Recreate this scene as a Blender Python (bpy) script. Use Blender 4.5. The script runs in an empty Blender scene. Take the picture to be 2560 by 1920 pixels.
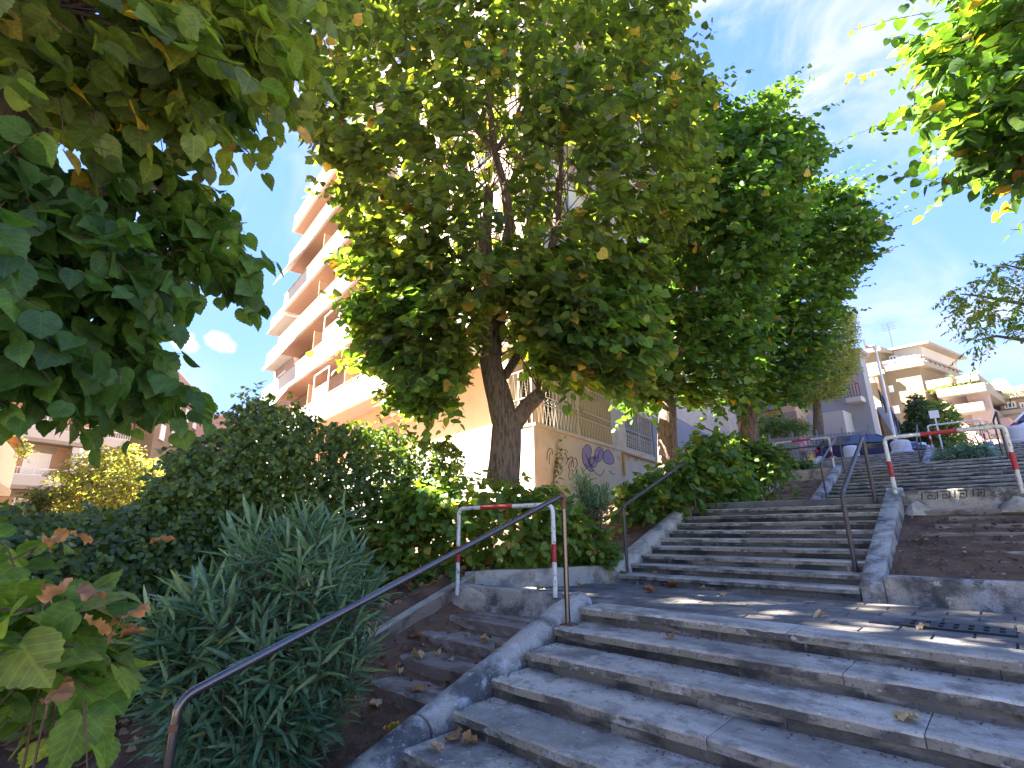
import bpy, math, random
import numpy as np
from mathutils import Vector, Matrix, noise as mnoise

SC = bpy.context.scene
COL = SC.collection
random.seed(7)
RNG = np.random.default_rng(11)
R_ = math.radians

# ---------------------------------------------------------------- camera
FPX = 1252.57                       # focal length in pixels of a 2560 px wide frame
PIT, ROL, YAW = R_(15.9187), R_(-0.5964), R_(43.4278)
_cp, _sp, _cy, _sy = math.cos(PIT), math.sin(PIT), math.cos(YAW), math.sin(YAW)
CF = np.array([-_sy * _cp, _cy * _cp, _sp])
_R0 = np.array([_cy, _sy, 0.0]); _U0 = np.cross(_R0, CF)
CR = _R0 * math.cos(ROL) + _U0 * math.sin(ROL); CU = np.cross(CR, CF)
EYE = np.array([0.0, 0.0, 0.72])
cam_d = bpy.data.cameras.new('camera'); cam = bpy.data.objects.new('camera', cam_d); COL.objects.link(cam)
cam_d.sensor_width = 36; cam_d.lens = FPX / 2560 * 36; cam_d.clip_start = 0.05; cam_d.clip_end = 3000
cam.matrix_world = Matrix(((CR[0], CU[0], -CF[0], EYE[0]), (CR[1], CU[1], -CF[1], EYE[1]), (CR[2], CU[2], -CF[2], EYE[2]), (0, 0, 0, 1)))
SC.camera = cam
SC.cycles.max_bounces = 18; SC.cycles.diffuse_bounces = 10; SC.cycles.transmission_bounces = 12

# ---------------------------------------------------------------- light
SUN_AZ = np.array([-0.81, -0.586]); SUN_EL = R_(48)
SUN = np.array([SUN_AZ[0] * math.cos(SUN_EL), SUN_AZ[1] * math.cos(SUN_EL), math.sin(SUN_EL)]); SUN /= np.linalg.norm(SUN)
SC.view_settings.view_transform = 'Standard'; SC.view_settings.look = 'None'
SC.view_settings.exposure = 5.12; SC.view_settings.gamma = 1.0; SC.view_settings.use_curve_mapping = False
sl = bpy.data.lights.new('sun', 'SUN'); sl.energy = 2.0; sl.angle = R_(0.53); sl.color = (1.0, 0.94, 0.84)
so = bpy.data.objects.new('sun', sl); COL.objects.link(so)
so.rotation_euler = Vector(SUN).to_track_quat('Z', 'Y').to_euler()

W = bpy.data.worlds.new('World'); SC.world = W; W.use_nodes = True
wn, wl = W.node_tree.nodes, W.node_tree.links
wn.clear()
def N(nt, t, **kw):
    n = nt.nodes.new(t)
    for k, v in kw.items(): setattr(n, k, v)
    return n
wt = W.node_tree
w_out = N(wt, 'ShaderNodeOutputWorld'); w_bg = N(wt, 'ShaderNodeBackground')
w_sky = N(wt, 'ShaderNodeTexSky', sky_type='NISHITA'); w_sky.sun_disc = False
w_sky.sun_elevation = SUN_EL; w_sky.sun_rotation = math.atan2(SUN[0], SUN[1]); w_sky.altitude = 0
w_sky.air_density = 1.0; w_sky.dust_density = 0.05; w_sky.ozone_density = 2.0
SKY_STR = 0.15
w_bg.inputs['Strength'].default_value = SKY_STR
wl.new(w_bg.outputs[0], w_out.inputs[0])
def ray(px, py): return CF + CR * (px - 1280) / FPX + CU * (960 - py) / FPX
def wmath(op, a, b=None, c=None, clamp=False):
    m = N(wt, 'ShaderNodeMath', operation=op); m.use_clamp = clamp
    for i, v in enumerate((a, b, c)):
        if v is None: continue
        if isinstance(v, (int, float)): m.inputs[i].default_value = v
        else: wl.new(v, m.inputs[i])
    return m.outputs[0]
tc = N(wt, 'ShaderNodeTexCoord'); nrmz = N(wt, 'ShaderNodeVectorMath', operation='NORMALIZE'); wl.new(tc.outputs['Generated'], nrmz.inputs[0])
def wnoise(scale, detail, sx=(1, 1, 1), rot=(0, 0, 0), rough=.55, dist=0.0):
    mp = N(wt, 'ShaderNodeMapping'); mp.inputs['Scale'].default_value = sx; mp.inputs['Rotation'].default_value = rot
    wl.new(nrmz.outputs[0], mp.inputs[0])
    t = N(wt, 'ShaderNodeTexNoise'); t.inputs['Scale'].default_value = scale; t.inputs['Detail'].default_value = detail
    t.inputs['Roughness'].default_value = rough; t.inputs['Distortion'].default_value = dist
    wl.new(mp.outputs[0], t.inputs['Vector']); return t.outputs[0]
def wrange(v, a, b, c, d):
    m = N(wt, 'ShaderNodeMapRange', interpolation_type='SMOOTHSTEP')
    for i, x in enumerate((a, b, c, d)): m.inputs[i + 1].default_value = x
    wl.new(v, m.inputs[0]); return m.outputs[0]
# streaky high cloud: broad patches, combed by a stretched noise
patch = wnoise(2.1, 2, rot=(0, 0, .5))
comb = wnoise(4.2, 9, sx=(1.0, 2.1, 1.5), rot=(.5, .3, .9), rough=.6, dist=.5)
def near_dir(px, py, r0, r1):                      # soft patch of cloud about a direction
    d = ray(px, py); d = d / np.linalg.norm(d)
    v = N(wt, 'ShaderNodeVectorMath', operation='DISTANCE'); wl.new(nrmz.outputs[0], v.inputs[0]); v.inputs[1].default_value = tuple(d)
    return wrange(v.outputs['Value'], r0, r1, 1.0, 0.0)
cir = wmath('MULTIPLY', near_dir(1900, 60, .05, .38), wrange(comb, .34, .66, .0, 1.0))
cir = wmath('ADD', cir, wmath('MULTIPLY', near_dir(860, 110, .03, .2), wrange(comb, .3, .6, .2, 1.)))
cir = wmath('ADD', cir, wmath('MULTIPLY', near_dir(2330, 800, .05, .22), wrange(comb, .42, .7, .0, .6)))
cir = wmath('ADD', cir, wmath('MULTIPLY', wrange(patch, .48, .68, 0, .6), wrange(comb, .38, .66, .0, 1.)))
puffn = wnoise(26, 6)
def puff(px, py, r, ex):
    d = ray(px, py); d = d / np.linalg.norm(d)
    v = N(wt, 'ShaderNodeVectorMath', operation='DISTANCE'); wl.new(nrmz.outputs[0], v.inputs[0]); v.inputs[1].default_value = tuple(d)
    a = wmath('ADD', v.outputs['Value'], wmath('MULTIPLY', wmath('SUBTRACT', puffn, .5), r * 1.6))
    return wrange(a, r * .62, r * 1.05, ex, 0.0)
for (px, py, r) in ((440, 836, .017), (460, 850, .021), (476, 864, .016), (530, 846, .016), (552, 858, .019), (568, 866, .014)):
    cir = wmath('MAXIMUM', cir, puff(px, py, r, 1.0))
cir = wmath('MULTIPLY', cir, .92, clamp=True)
mx = N(wt, 'ShaderNodeMix', data_type='RGBA'); wl.new(cir, mx.inputs[0])
hs = N(wt, 'ShaderNodeHueSaturation'); hs.inputs['Saturation'].default_value = 1.2; hs.inputs['Hue'].default_value = .52; hs.inputs['Value'].default_value = .54
bw = N(wt, 'ShaderNodeRGBToBW'); wl.new(w_sky.outputs[0], bw.inputs[0])
flat = wmath('DIVIDE', 1.0, wmath('MULTIPLY_ADD', bw.outputs[0], 2.0, 1.0))      # softens the bright horizon evenly all round
sv = N(wt, 'ShaderNodeVectorMath', operation='SCALE'); wl.new(w_sky.outputs[0], sv.inputs[0]); wl.new(flat, sv.inputs['Scale'])
wl.new(sv.outputs[0], hs.inputs['Color']); wl.new(hs.outputs[0], mx.inputs[6]); mx.inputs[7].default_value = (.235, .235, .25, 1)
wl.new(mx.outputs[2], w_bg.inputs['Color'])

# ---------------------------------------------------------------- layout helpers
def on_z(px, py, z): d = ray(px, py); return EYE + d * (z - EYE[2]) / d[2]
def on_y(px, py, y): d = ray(px, py); return EYE + d * y / d[1]
def on_x(px, py, x): d = ray(px, py); return EYE + d * x / d[0]
def at(px, py, dist): d = ray(px, py); return EYE + d * dist / math.hypot(d[0], d[1])
def hdir(px, py=1310):
    d = ray(px, py)[:2]; return d / np.linalg.norm(d)
def on_wall(C, d, px, py, off=0.0):                # vertical wall through C along horizontal d, off metres along its normal
    n = np.array([d[1], -d[0], 0.0]); c = np.array([C[0], C[1], 0.0]) + n * off
    r = ray(px, py); return EYE + r * (n @ (c - EYE)) / (n @ r)

# ---------------------------------------------------------------- objects
def tag(o, label=None, cat=None, group=None, kind=None):
    if label: o['label'] = label
    if cat: o['category'] = cat
    if group: o['group'] = group
    if kind: o['kind'] = kind
    return o
def thing(name, label, cat, loc=(0, 0, 0), group=None, kind=None):
    o = bpy.data.objects.new(name, None); COL.objects.link(o); o.location = tuple(float(v) for v in loc); o.empty_display_size = .1
    return tag(o, label, cat, group, kind)
def link(name, me, parent=None):
    o = bpy.data.objects.new(name, me); COL.objects.link(o)
    if parent is not None:
        o.parent = parent
        if parent.type == 'EMPTY': o.matrix_parent_inverse = Matrix.Translation(-parent.location)
    return o
def np_mesh(name, V, F, mat=None, smooth=False, tint=None, lf=None):
    """V (n,3), F: (m,3) or (m,4) array"""
    V = np.ascontiguousarray(V, dtype=np.float32); F = np.ascontiguousarray(F, dtype=np.int32)
    me = bpy.data.meshes.new(name); k = F.shape[1]; m = F.shape[0]
    me.vertices.add(len(V)); me.vertices.foreach_set('co', V.ravel())
    me.loops.add(m * k); me.loops.foreach_set('vertex_index', F.ravel())
    me.polygons.add(m); me.polygons.foreach_set('loop_start', np.arange(0, m * k, k, dtype=np.int32))
    me.polygons.foreach_set('use_smooth', np.full(m, smooth, dtype=bool))
    if tint is not None:
        a = me.attributes.new('tint', 'FLOAT', 'POINT'); a.data.foreach_set('value', np.ascontiguousarray(tint, dtype=np.float32))
    if lf is not None:
        a = me.attributes.new('leafpos', 'FLOAT_VECTOR', 'POINT'); a.data.foreach_set('vector', np.ascontiguousarray(lf, dtype=np.float32).ravel())
    me.update(calc_edges=True)
    if mat: me.materials.append(mat)
    return me
class MB:
    def __init__(s): s.v = []; s.f = []
    def add(s, V, F):
        b = len(s.v); s.v += [tuple(map(float, p)) for p in V]; s.f += [tuple(i + b for i in f) for f in F]; return s
    def box(s, x0, x1, y0, y1, z0, z1):
        return s.add([(x0, y0, z0), (x1, y0, z0), (x1, y1, z0), (x0, y1, z0), (x0, y0, z1), (x1, y0, z1), (x1, y1, z1), (x0, y1, z1)],
                     [(3, 2, 1, 0), (4, 5, 6, 7), (0, 1, 5, 4), (1, 2, 6, 5), (2, 3, 7, 6), (3, 0, 4, 7)])
    def fbox(s, fr, a0, a1, n0, n1, z0, z1):       # box in a wall frame fr=(C,d): a along wall, n outward, z up
        C, d = fr; n = np.array([d[1], -d[0]])
        P = [C + d * a + n * b for a, b in ((a0, n0), (a1, n0), (a1, n1), (a0, n1))]
        V = [(p[0], p[1], z) for z in (z0, z1) for p in P]
        return s.add(V, [(3, 2, 1, 0), (4, 5, 6, 7), (0, 1, 5, 4), (1, 2, 6, 5), (2, 3, 7, 6), (3, 0, 4, 7)])
    def prism(s, poly, z0, z1):                    # footprint polygon (x,y) between z0,z1 (z may be lists)
        n = len(poly); Z0 = z0 if hasattr(z0, '__len__') else [z0] * n; Z1 = z1 if hasattr(z1, '__len__') else [z1] * n
        V = [(p[0], p[1], Z0[i]) for i, p in enumerate(poly)] + [(p[0], p[1], Z1[i]) for i, p in enumerate(poly)]
        F = [tuple(range(n - 1, -1, -1)), tuple(range(n, 2 * n))] + [(i, (i + 1) % n, n + (i + 1) % n, n + i) for i in range(n)]
        return s.add(V, F)
    def sweep(s, prof, path):                      # prof: list of (side,up) points; path: list of (x,y,z): section kept upright, across the path's heading
        n = len(prof); V = []; F = []
        path = [np.array(p, float) for p in path]
        for i, p in enumerate(path):
            a = path[max(0, i - 1)]; b = path[min(len(path) - 1, i + 1)]; h = (b - a)[:2]; h = h / (np.linalg.norm(h) + 1e-9)
            sd = np.array([h[1], -h[0]])
            V += [(p[0] + sd[0] * q[0], p[1] + sd[1] * q[0], p[2] + q[1]) for q in prof]
        for i in range(len(path) - 1):
            for j in range(n):
                F.append((i * n + j, i * n + (j + 1) % n, (i + 1) * n + (j + 1) % n, (i + 1) * n + j))
        F += [tuple(range(n - 1, -1, -1)), tuple((len(path) - 1) * n + j for j in range(n))]
        return s.add(V, F)
    def tube(s, pts, r, n=8, caps=True):
        pts = [np.array(p, float) for p in pts]; m = len(pts); rr = r if hasattr(r, '__len__') else [r] * m
        V = []; F = []; up = None
        for i, p in enumerate(pts):
            t = pts[min(m - 1, i + 1)] - pts[max(0, i - 1)]; t /= np.linalg.norm(t) + 1e-12
            if up is None:
                up = np.array([0, 0, 1.0]) if abs(t[2]) < .9 else np.array([1.0, 0, 0])
            a = np.cross(t, up); a /= np.linalg.norm(a) + 1e-12; b = np.cross(a, t); up = b
            for j in range(n):
                q = 2 * math.pi * j / n; V.append(p + rr[i] * (a * math.cos(q) + b * math.sin(q)))
        for i in range(m - 1):
            for j in range(n): F.append((i * n + j, i * n + (j + 1) % n, (i + 1) * n + (j + 1) % n, (i + 1) * n + j))
        if caps: F += [tuple(range(n - 1, -1, -1)), tuple((m - 1) * n + j for j in range(n))]
        return s.add(V, F)
    def lathe(s, c, prof, n=16):                   # prof (r,z) about a vertical axis at c
        V = [(c[0] + r * math.cos(2 * math.pi * j / n), c[1] + r * math.sin(2 * math.pi * j / n), c[2] + z) for r, z in prof for j in range(n)]
        F = [(i * n + j, i * n + (j + 1) % n, (i + 1) * n + (j + 1) % n, (i + 1) * n + j) for i in range(len(prof) - 1) for j in range(n)]
        F += [tuple(range(n - 1, -1, -1)), tuple((len(prof) - 1) * n + j for j in range(n))]
        return s.add(V, F)
    def quad(s, a, b, c, d): return s.add([a, b, c, d], [(0, 1, 2, 3)])
    def mesh(s, name, mat, smooth=False, sharp=None):
        me = bpy.data.meshes.new(name); me.from_pydata(s.v, [], s.f)
        if smooth:
            me.polygons.foreach_set('use_smooth', [True] * len(me.polygons))
            me.set_sharp_from_angle(angle=R_(sharp or 40))
        me.update()
        if mat: me.materials.append(mat)
        return me
    def build(s, name, mat, parent=None, smooth=False, kind=None, sharp=None):
        o = link(name, s.mesh(name, mat, smooth, sharp), parent)
        if kind: o['kind'] = kind
        return o
def bend(pts, r=.06, k=5):                          # round the corners of a polyline
    P = [np.array(p, float) for p in pts]; out = [P[0]]
    for i in range(1, len(P) - 1):
        a, b, c = P[i - 1], P[i], P[i + 1]; u = a - b; v = c - b
        ru = min(r, np.linalg.norm(u) * .45); rv = min(r, np.linalg.norm(v) * .45)
        p0 = b + u / np.linalg.norm(u) * ru; p1 = b + v / np.linalg.norm(v) * rv
        for j in range(k + 1):
            t = j / k; out.append((1 - t) ** 2 * p0 + 2 * t * (1 - t) * b + t * t * p1)
    return out + [P[-1]]
def fbm(x, y, s=1.0, o=3):
    v = 0; a = 1
    for _ in range(o): v += a * mnoise.noise(Vector((x * s, y * s, 3.7))); s *= 2.1; a *= .5
    return v

# ---------------------------------------------------------------- materials
def material(name, base, rough=.85, metal=0.0, layers=(), bump=None, spec=.5, coat=0.0, vary=0.0):
    """layers: (colour, noise scale, lo, hi, amount, stretch xyz, detail); bump: list of (scale, strength, distance)"""
    m = bpy.data.materials.new(name); m.use_nodes = True; nt = m.node_tree; L = nt.links
    bs = nt.nodes['Principled BSDF']; bs.inputs['Roughness'].default_value = rough; bs.inputs['Metallic'].default_value = metal
    bs.inputs['Specular IOR Level'].default_value = spec; bs.inputs['Coat Weight'].default_value = coat
    geo = N(nt, 'ShaderNodeNewGeometry'); col = None
    bs.inputs['Base Color'].default_value = (*base, 1)
    def ns(scale, stretch, detail, off):
        mp = N(nt, 'ShaderNodeMapping'); mp.inputs['Scale'].default_value = stretch; mp.inputs['Location'].default_value = (off, off * .7, off * 1.3)
        L.new(geo.outputs['Position'], mp.inputs[0])
        t = N(nt, 'ShaderNodeTexNoise'); t.inputs['Scale'].default_value = scale; t.inputs['Detail'].default_value = detail; t.inputs['Roughness'].default_value = .62
        L.new(mp.outputs[0], t.inputs['Vector']); return t.outputs[0]
    for i, ly in enumerate(layers):
        c, sc, lo, hi, amt = ly[:5]; st = ly[5] if len(ly) > 5 else (1, 1, 1); dt = ly[6] if len(ly) > 6 else 6
        mr = N(nt, 'ShaderNodeMapRange', interpolation_type='SMOOTHSTEP'); L.new(ns(sc, st, dt, 3.1 * i + len(name)), mr.inputs[0])
        mr.inputs[1].default_value = lo; mr.inputs[2].default_value = hi; mr.inputs[3].default_value = 0; mr.inputs[4].default_value = amt
        mix = N(nt, 'ShaderNodeMix', data_type='RGBA'); L.new(mr.outputs[0], mix.inputs[0])
        if col is None: mix.inputs[6].default_value = (*base, 1)
        else: L.new(col, mix.inputs[6])
        mix.inputs[7].default_value = (*c, 1); col = mix.outputs[2]
    if vary and col is not None:                     # every slab its own batch of stone
        oi = N(nt, 'ShaderNodeObjectInfo'); vr = N(nt, 'ShaderNodeMapRange'); L.new(oi.outputs['Random'], vr.inputs[0]); vr.inputs[3].default_value = 1 - vary; vr.inputs[4].default_value = 1 + vary * .6
        vs = N(nt, 'ShaderNodeVectorMath', operation='SCALE'); L.new(col, vs.inputs[0]); L.new(vr.outputs[0], vs.inputs['Scale']); col = vs.outputs[0]
    if col is not None: L.new(col, bs.inputs['Base Color'])
    prev = None
    for (sc, st, di) in (bump or ()):
        b = N(nt, 'ShaderNodeBump'); b.inputs['Strength'].default_value = st; b.inputs['Distance'].default_value = di
        L.new(ns(sc, (1, 1, 1), 8, 9.0 + sc), b.inputs['Height'])
        if prev is not None: L.new(prev, b.inputs['Normal'])
        prev = b.outputs[0]
    if prev is not None: L.new(prev, bs.inputs['Normal'])
    return m
DK = (.035, .036, .042)
M = {}
M['tread'] = material('worn_tread', (.54, .465, .365), .9, layers=(((.14, .125, .105), 2.1, .46, .66, .85), ((.68, .61, .52), 5.0, .52, .68, .8, (.7, 1, 1)), ((.10, .09, .08), 75, .55, .66, .65), ((.16, .14, .12), 5.5, .53, .68, .7), ((.2, .18, .15), .9, .45, .62, .6, (1, 2.2, 1)), ((.7, .64, .56), 1.7, .55, .7, .6, (.5, 1.6, 1)), ((.74, .68, .6), 24, .6, .7, .6), ((.19, .17, .14), 11, .54, .68, .6)), bump=((60, .45, .006), (300, .3, .002), (8, .3, .01)), vary=.2)
M['slab_front'] = material('scuffed_tread_front', (.32, .28, .23), .92, layers=(((.05, .048, .052), 3.2, .46, .6, .8), ((.45, .44, .44), 6, .54, .66, .8, (.6, 1, 1.5)), ((.66, .65, .64), 15, .6, .7, .7, (.8, 1, 1.4)), ((.04, .04, .042), 60, .54, .66, .7)), bump=((40, .5, .006), (200, .3, .002)), vary=.25)  # scuffed slab front, base painted darker than the tread for its weaker light
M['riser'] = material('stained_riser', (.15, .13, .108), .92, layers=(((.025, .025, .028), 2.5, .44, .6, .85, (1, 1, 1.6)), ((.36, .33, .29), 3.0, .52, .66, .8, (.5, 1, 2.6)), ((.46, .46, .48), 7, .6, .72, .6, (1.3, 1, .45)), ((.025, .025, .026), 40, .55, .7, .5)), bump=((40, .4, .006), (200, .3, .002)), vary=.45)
M['kerb'] = material('lichen_kerb', (.42, .375, .315), .92, layers=((DK, 2.6, .42, .62, .85), ((.5, .5, .51), 9, .52, .66, .7), ((.62, .62, .62), 70, .6, .68, .65), (DK, 90, .54, .66, .6)), bump=((30, .5, .012), (160, .4, .003)))
M['wallcon'] = material('rough_concrete', (.47, .405, .32), .93, layers=(((.1, .09, .085), 3.2, .46, .66, .7), ((.55, .52, .49), 6, .52, .68, .6), (DK, 50, .56, .68, .5)), bump=((26, .5, .012), (150, .4, .003)))
M['muddy'] = material('mud_stained_concrete', (.33, .235, .17), .95, layers=(((.1, .06, .04), 2.5, .45, .62, .8), ((.42, .37, .33), 8, .55, .7, .6), ((.06, .04, .035), 50, .55, .68, .5)), bump=((20, .6, .02), (120, .5, .004)))
M['oldstep'] = material('worn_clay_step', (.27, .215, .18), .95, layers=(((.10, .07, .055), 4, .47, .64, .8, (.7, 1, 2)), ((.46, .4, .35), 7, .52, .7, .75, (.6, 1, 1.5)), ((.2, .085, .055), 5, .6, .7, .5)), bump=((22, .7, .02), (140, .5, .005)))
M['soil'] = material('brown_soil', (.17, .092, .052), .97, layers=(((.07, .038, .023), 3, .45, .65, .8), ((.3, .185, .11), 12, .55, .72, .6), ((.36, .28, .2), 120, .68, .74, .6)), bump=((14, .7, .03), (90, .6, .008)))
M['paver'] = material('dark_paver', (.17, .152, .13), .85, layers=(((.08, .078, .082), 4, .45, .6, .7), ((.23, .22, .22), 2.2, .52, .7, .6), ((.2, .19, .19), 60, .55, .7, .4)), bump=((90, .3, .003), (9, .2, .008)), vary=.3)
M['joint'] = material('paver_joint', (.05, .05, .055), .95)
M['asphalt'] = material('asphalt', (.2, .195, .19), .9, layers=(((.3, .29, .28), 2, .5, .7, .5), ((.12, .12, .12), 80, .5, .66, .5)), bump=((120, .3, .004),))
M['pave'] = material('pale_pavement', (.42, .40, .38), .9, layers=(((.3, .28, .27), 3, .5, .7, .5),), bump=((60, .2, .004),))
M['ground'] = material('far_ground', (.2, .17, .13), .95, layers=(((.1, .12, .06), .2, .45, .6, .7),))
M['steel'] = material('brushed_rail', (.17, .15, .15), .27, .95, layers=(((.16, .11, .09), 5, .5, .7, .5),), bump=((60, .05, .002),))
M['rust'] = material('rusty_weld', (.22, .095, .05), .75, .3, layers=(((.09, .045, .035), 30, .45, .65, .7), ((.35, .2, .13), 18, .58, .7, .5)), bump=((90, .4, .003),))
M['railbrown'] = material('brown_painted_rail', (.085, .07, .072), .45, .4, layers=(((.2, .12, .085), 9, .55, .72, .6), ((.2, .19, .2), 4, .55, .7, .5)), bump=((120, .15, .002),))
M['white_paint'] = material('chipped_white_paint', (.74, .72, .69), .55, layers=(((.5, .45, .4), 7, .5, .7, .6), ((.26, .17, .12), 20, .57, .63, .85), ((.07, .05, .045), 45, .6, .65, .9)), bump=((70, .15, .002),))
M['red_paint'] = material('red_barrier_paint', (.46, .025, .035), .5, layers=(((.27, .03, .03), 9, .5, .7, .6), ((.6, .4, .36), 40, .62, .68, .6), ((.1, .05, .04), 30, .64, .68, .8)), bump=((70, .1, .002),))
M['bark'] = material('linden_bark', (.21, .15, .12), .95, layers=(((.07, .045, .038), 9, .45, .62, .85, (3.2, 3.2, .55)), ((.34, .27, .22), 16, .55, .7, .6, (2.5, 2.5, .5)), ((.2, .19, .16), 3, .58, .74, .4)), bump=((30, .9, .03), (110, .6, .006)))
M['twig'] = material('twig_bark', (.12, .075, .05), .9)
M['white_wall'] = material('white_render', (.44, .405, .365), .9, layers=(((.36, .32, .28), 1.2, .5, .72, .6, (1.8, 1.8, .3)), ((.25, .225, .2), 5, .62, .78, .4, (3, 3, .2))), bump=((80, .1, .003),))
M['pink_wall'] = material('pale_pink_render', (.36, .25, .215), .9, layers=(((.5, .35, .32), 1.5, .5, .7, .4),))
M['rose_wall'] = material('dusty_rose_render', (.36, .24, .21), .9, layers=(((.37, .2, .18), 1.2, .48, .7, .5, (1.5, 1.5, .5)),))
M['orange_wall'] = material('ochre_render', (.58, .38, .215), .9, layers=(((.48, .3, .16), 1.3, .5, .72, .5),), bump=((60, .1, .003),))
M['soffit'] = material('terracotta_soffit', (.34, .21, .15), .9, layers=(((.3, .165, .105), 2, .5, .7, .5),))
M['beige_wall'] = material('stained_beige_render', (.58, .46, .345), .92, layers=(((.42, .32, .23), 1.6, .48, .68, .55), ((.33, .25, .19), 6, .6, .76, .45, (1, 1, .4)), ((.66, .55, .45), .9, .5, .7, .5)), bump=((40, .2, .004),))
M['grey_wall'] = material('pale_grey_render', (.27, .26, .26), .9, layers=(((.32, .31, .31), 1.5, .5, .72, .5),), bump=((60, .1, .003),))
M['yellow_wall'] = material('cream_render', (.21, .155, .088), .9, layers=(((.18, .13, .075), .6, .48, .7, .5),))
M['ivory'] = material('ivory_trim', (.26, .215, .165), .85, layers=(((.2, .165, .13), .9, .52, .75, .45),))
M['brick_wall'] = material('brown_brick_cladding', (.42, .26, .16), .9, layers=(((.33, .2, .12), 2, .5, .68, .5),))
M['stone_clad'] = material('rough_orange_stone', (.44, .27, .155), .92, layers=(((.28, .16, .09), 2.2, .46, .62, .8), ((.6, .43, .3), 4, .55, .7, .6)), bump=((5, .8, .06),))
M['roof'] = material('clay_roof', (.36, .19, .13), .9, layers=(((.24, .13, .1), 6, .5, .66, .6),))
M['glass'] = material('window_glass', (.05, .06, .07), .06, 0, spec=.8)
M['curtain'] = material('white_shutter', (.72, .71, .69), .8, layers=(((.5, .5, .49), 8, .5, .7, .3, (.2, .2, 3)),))
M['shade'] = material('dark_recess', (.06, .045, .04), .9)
M['frame_white'] = material('white_window_frame', (.75, .75, .74), .5)
M['grille'] = material('cream_iron_grille', (.6, .55, .47), .6, layers=(((.36, .28, .22), 20, .58, .7, .6),))
M['iron'] = material('dark_iron', (.045, .045, .05), .55, .5)
M['pale_iron'] = material('pale_railing', (.66, .65, .64), .5)
M['awning'] = material('cream_awning', (.78, .74, .67), .85)
M['awning_grey'] = material('grey_stripe_awning', (.46, .45, .42), .85)
M['gas'] = material('yellow_gas_pipe', (.5, .3, .05), .5, layers=(((.3, .17, .05), 12, .5, .7, .6),))
M['pot'] = material('terracotta_pot', (.5, .17, .08), .8)
M['spray_black'] = material('black_spray_paint', (.035, .03, .04), .7)
M['spray_purple'] = material('violet_spray_paint', (.27, .2, .33), .8, layers=(((.5, .44, .5), 14, .5, .66, .5, (1, 1, 4)),))
M['spray_red'] = material('red_spray_paint', (.45, .12, .08), .8)
M['fence_grey'] = material('weathered_fence_mesh', (.22, .215, .2), .7)
M['car_blue'] = material('dark_blue_car_paint', (.014, .018, .08), .25, .2, coat=1.0)
M['car_white'] = material('white_car_paint', (.8, .8, .8), .3, coat=.8)
M['car_red'] = material('red_car_paint', (.5, .02, .025), .3, coat=.8)
M['tyre'] = material('tyre_rubber', (.02, .02, .02), .8)
M['rim'] = material('alloy_rim', (.5, .5, .52), .35, .8)
M['lamp_red'] = material('red_tail_lamp', (.5, .01, .01), .25)
M['lamp_clear'] = material('clear_head_lamp', (.7, .72, .75), .15)
M['bollard'] = material('pale_stone_bollard', (.56, .55, .56), .85, layers=(((.36, .35, .36), 7, .5, .7, .5),), bump=((50, .3, .005),))
M['skin'] = material('skin', (.42, .23, .16), .6)
M['hair'] = material('dark_hair', (.03, .017, .012), .6)
M['pink_cloth'] = material('pink_cloth', (.62, .35, .47), .85)
M['yellow_bag'] = material('yellow_plastic_bag', (.72, .42, .04), .5)
M['trousers'] = material('grey_cloth', (.2, .17, .17), .9)
M['globe'] = material('opal_globe', (.8, .8, .78), .35)
M['blue_cloth'] = material('blue_cloth', (.1, .25, .55), .85)
M['pole'] = material('white_painted_pole', (.72, .7, .68), .5, layers=(((.5, .46, .42), 6, .55, .72, .5),))
M['tank'] = material('light_blue_tarp', (.2, .38, .62), .7)

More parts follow.
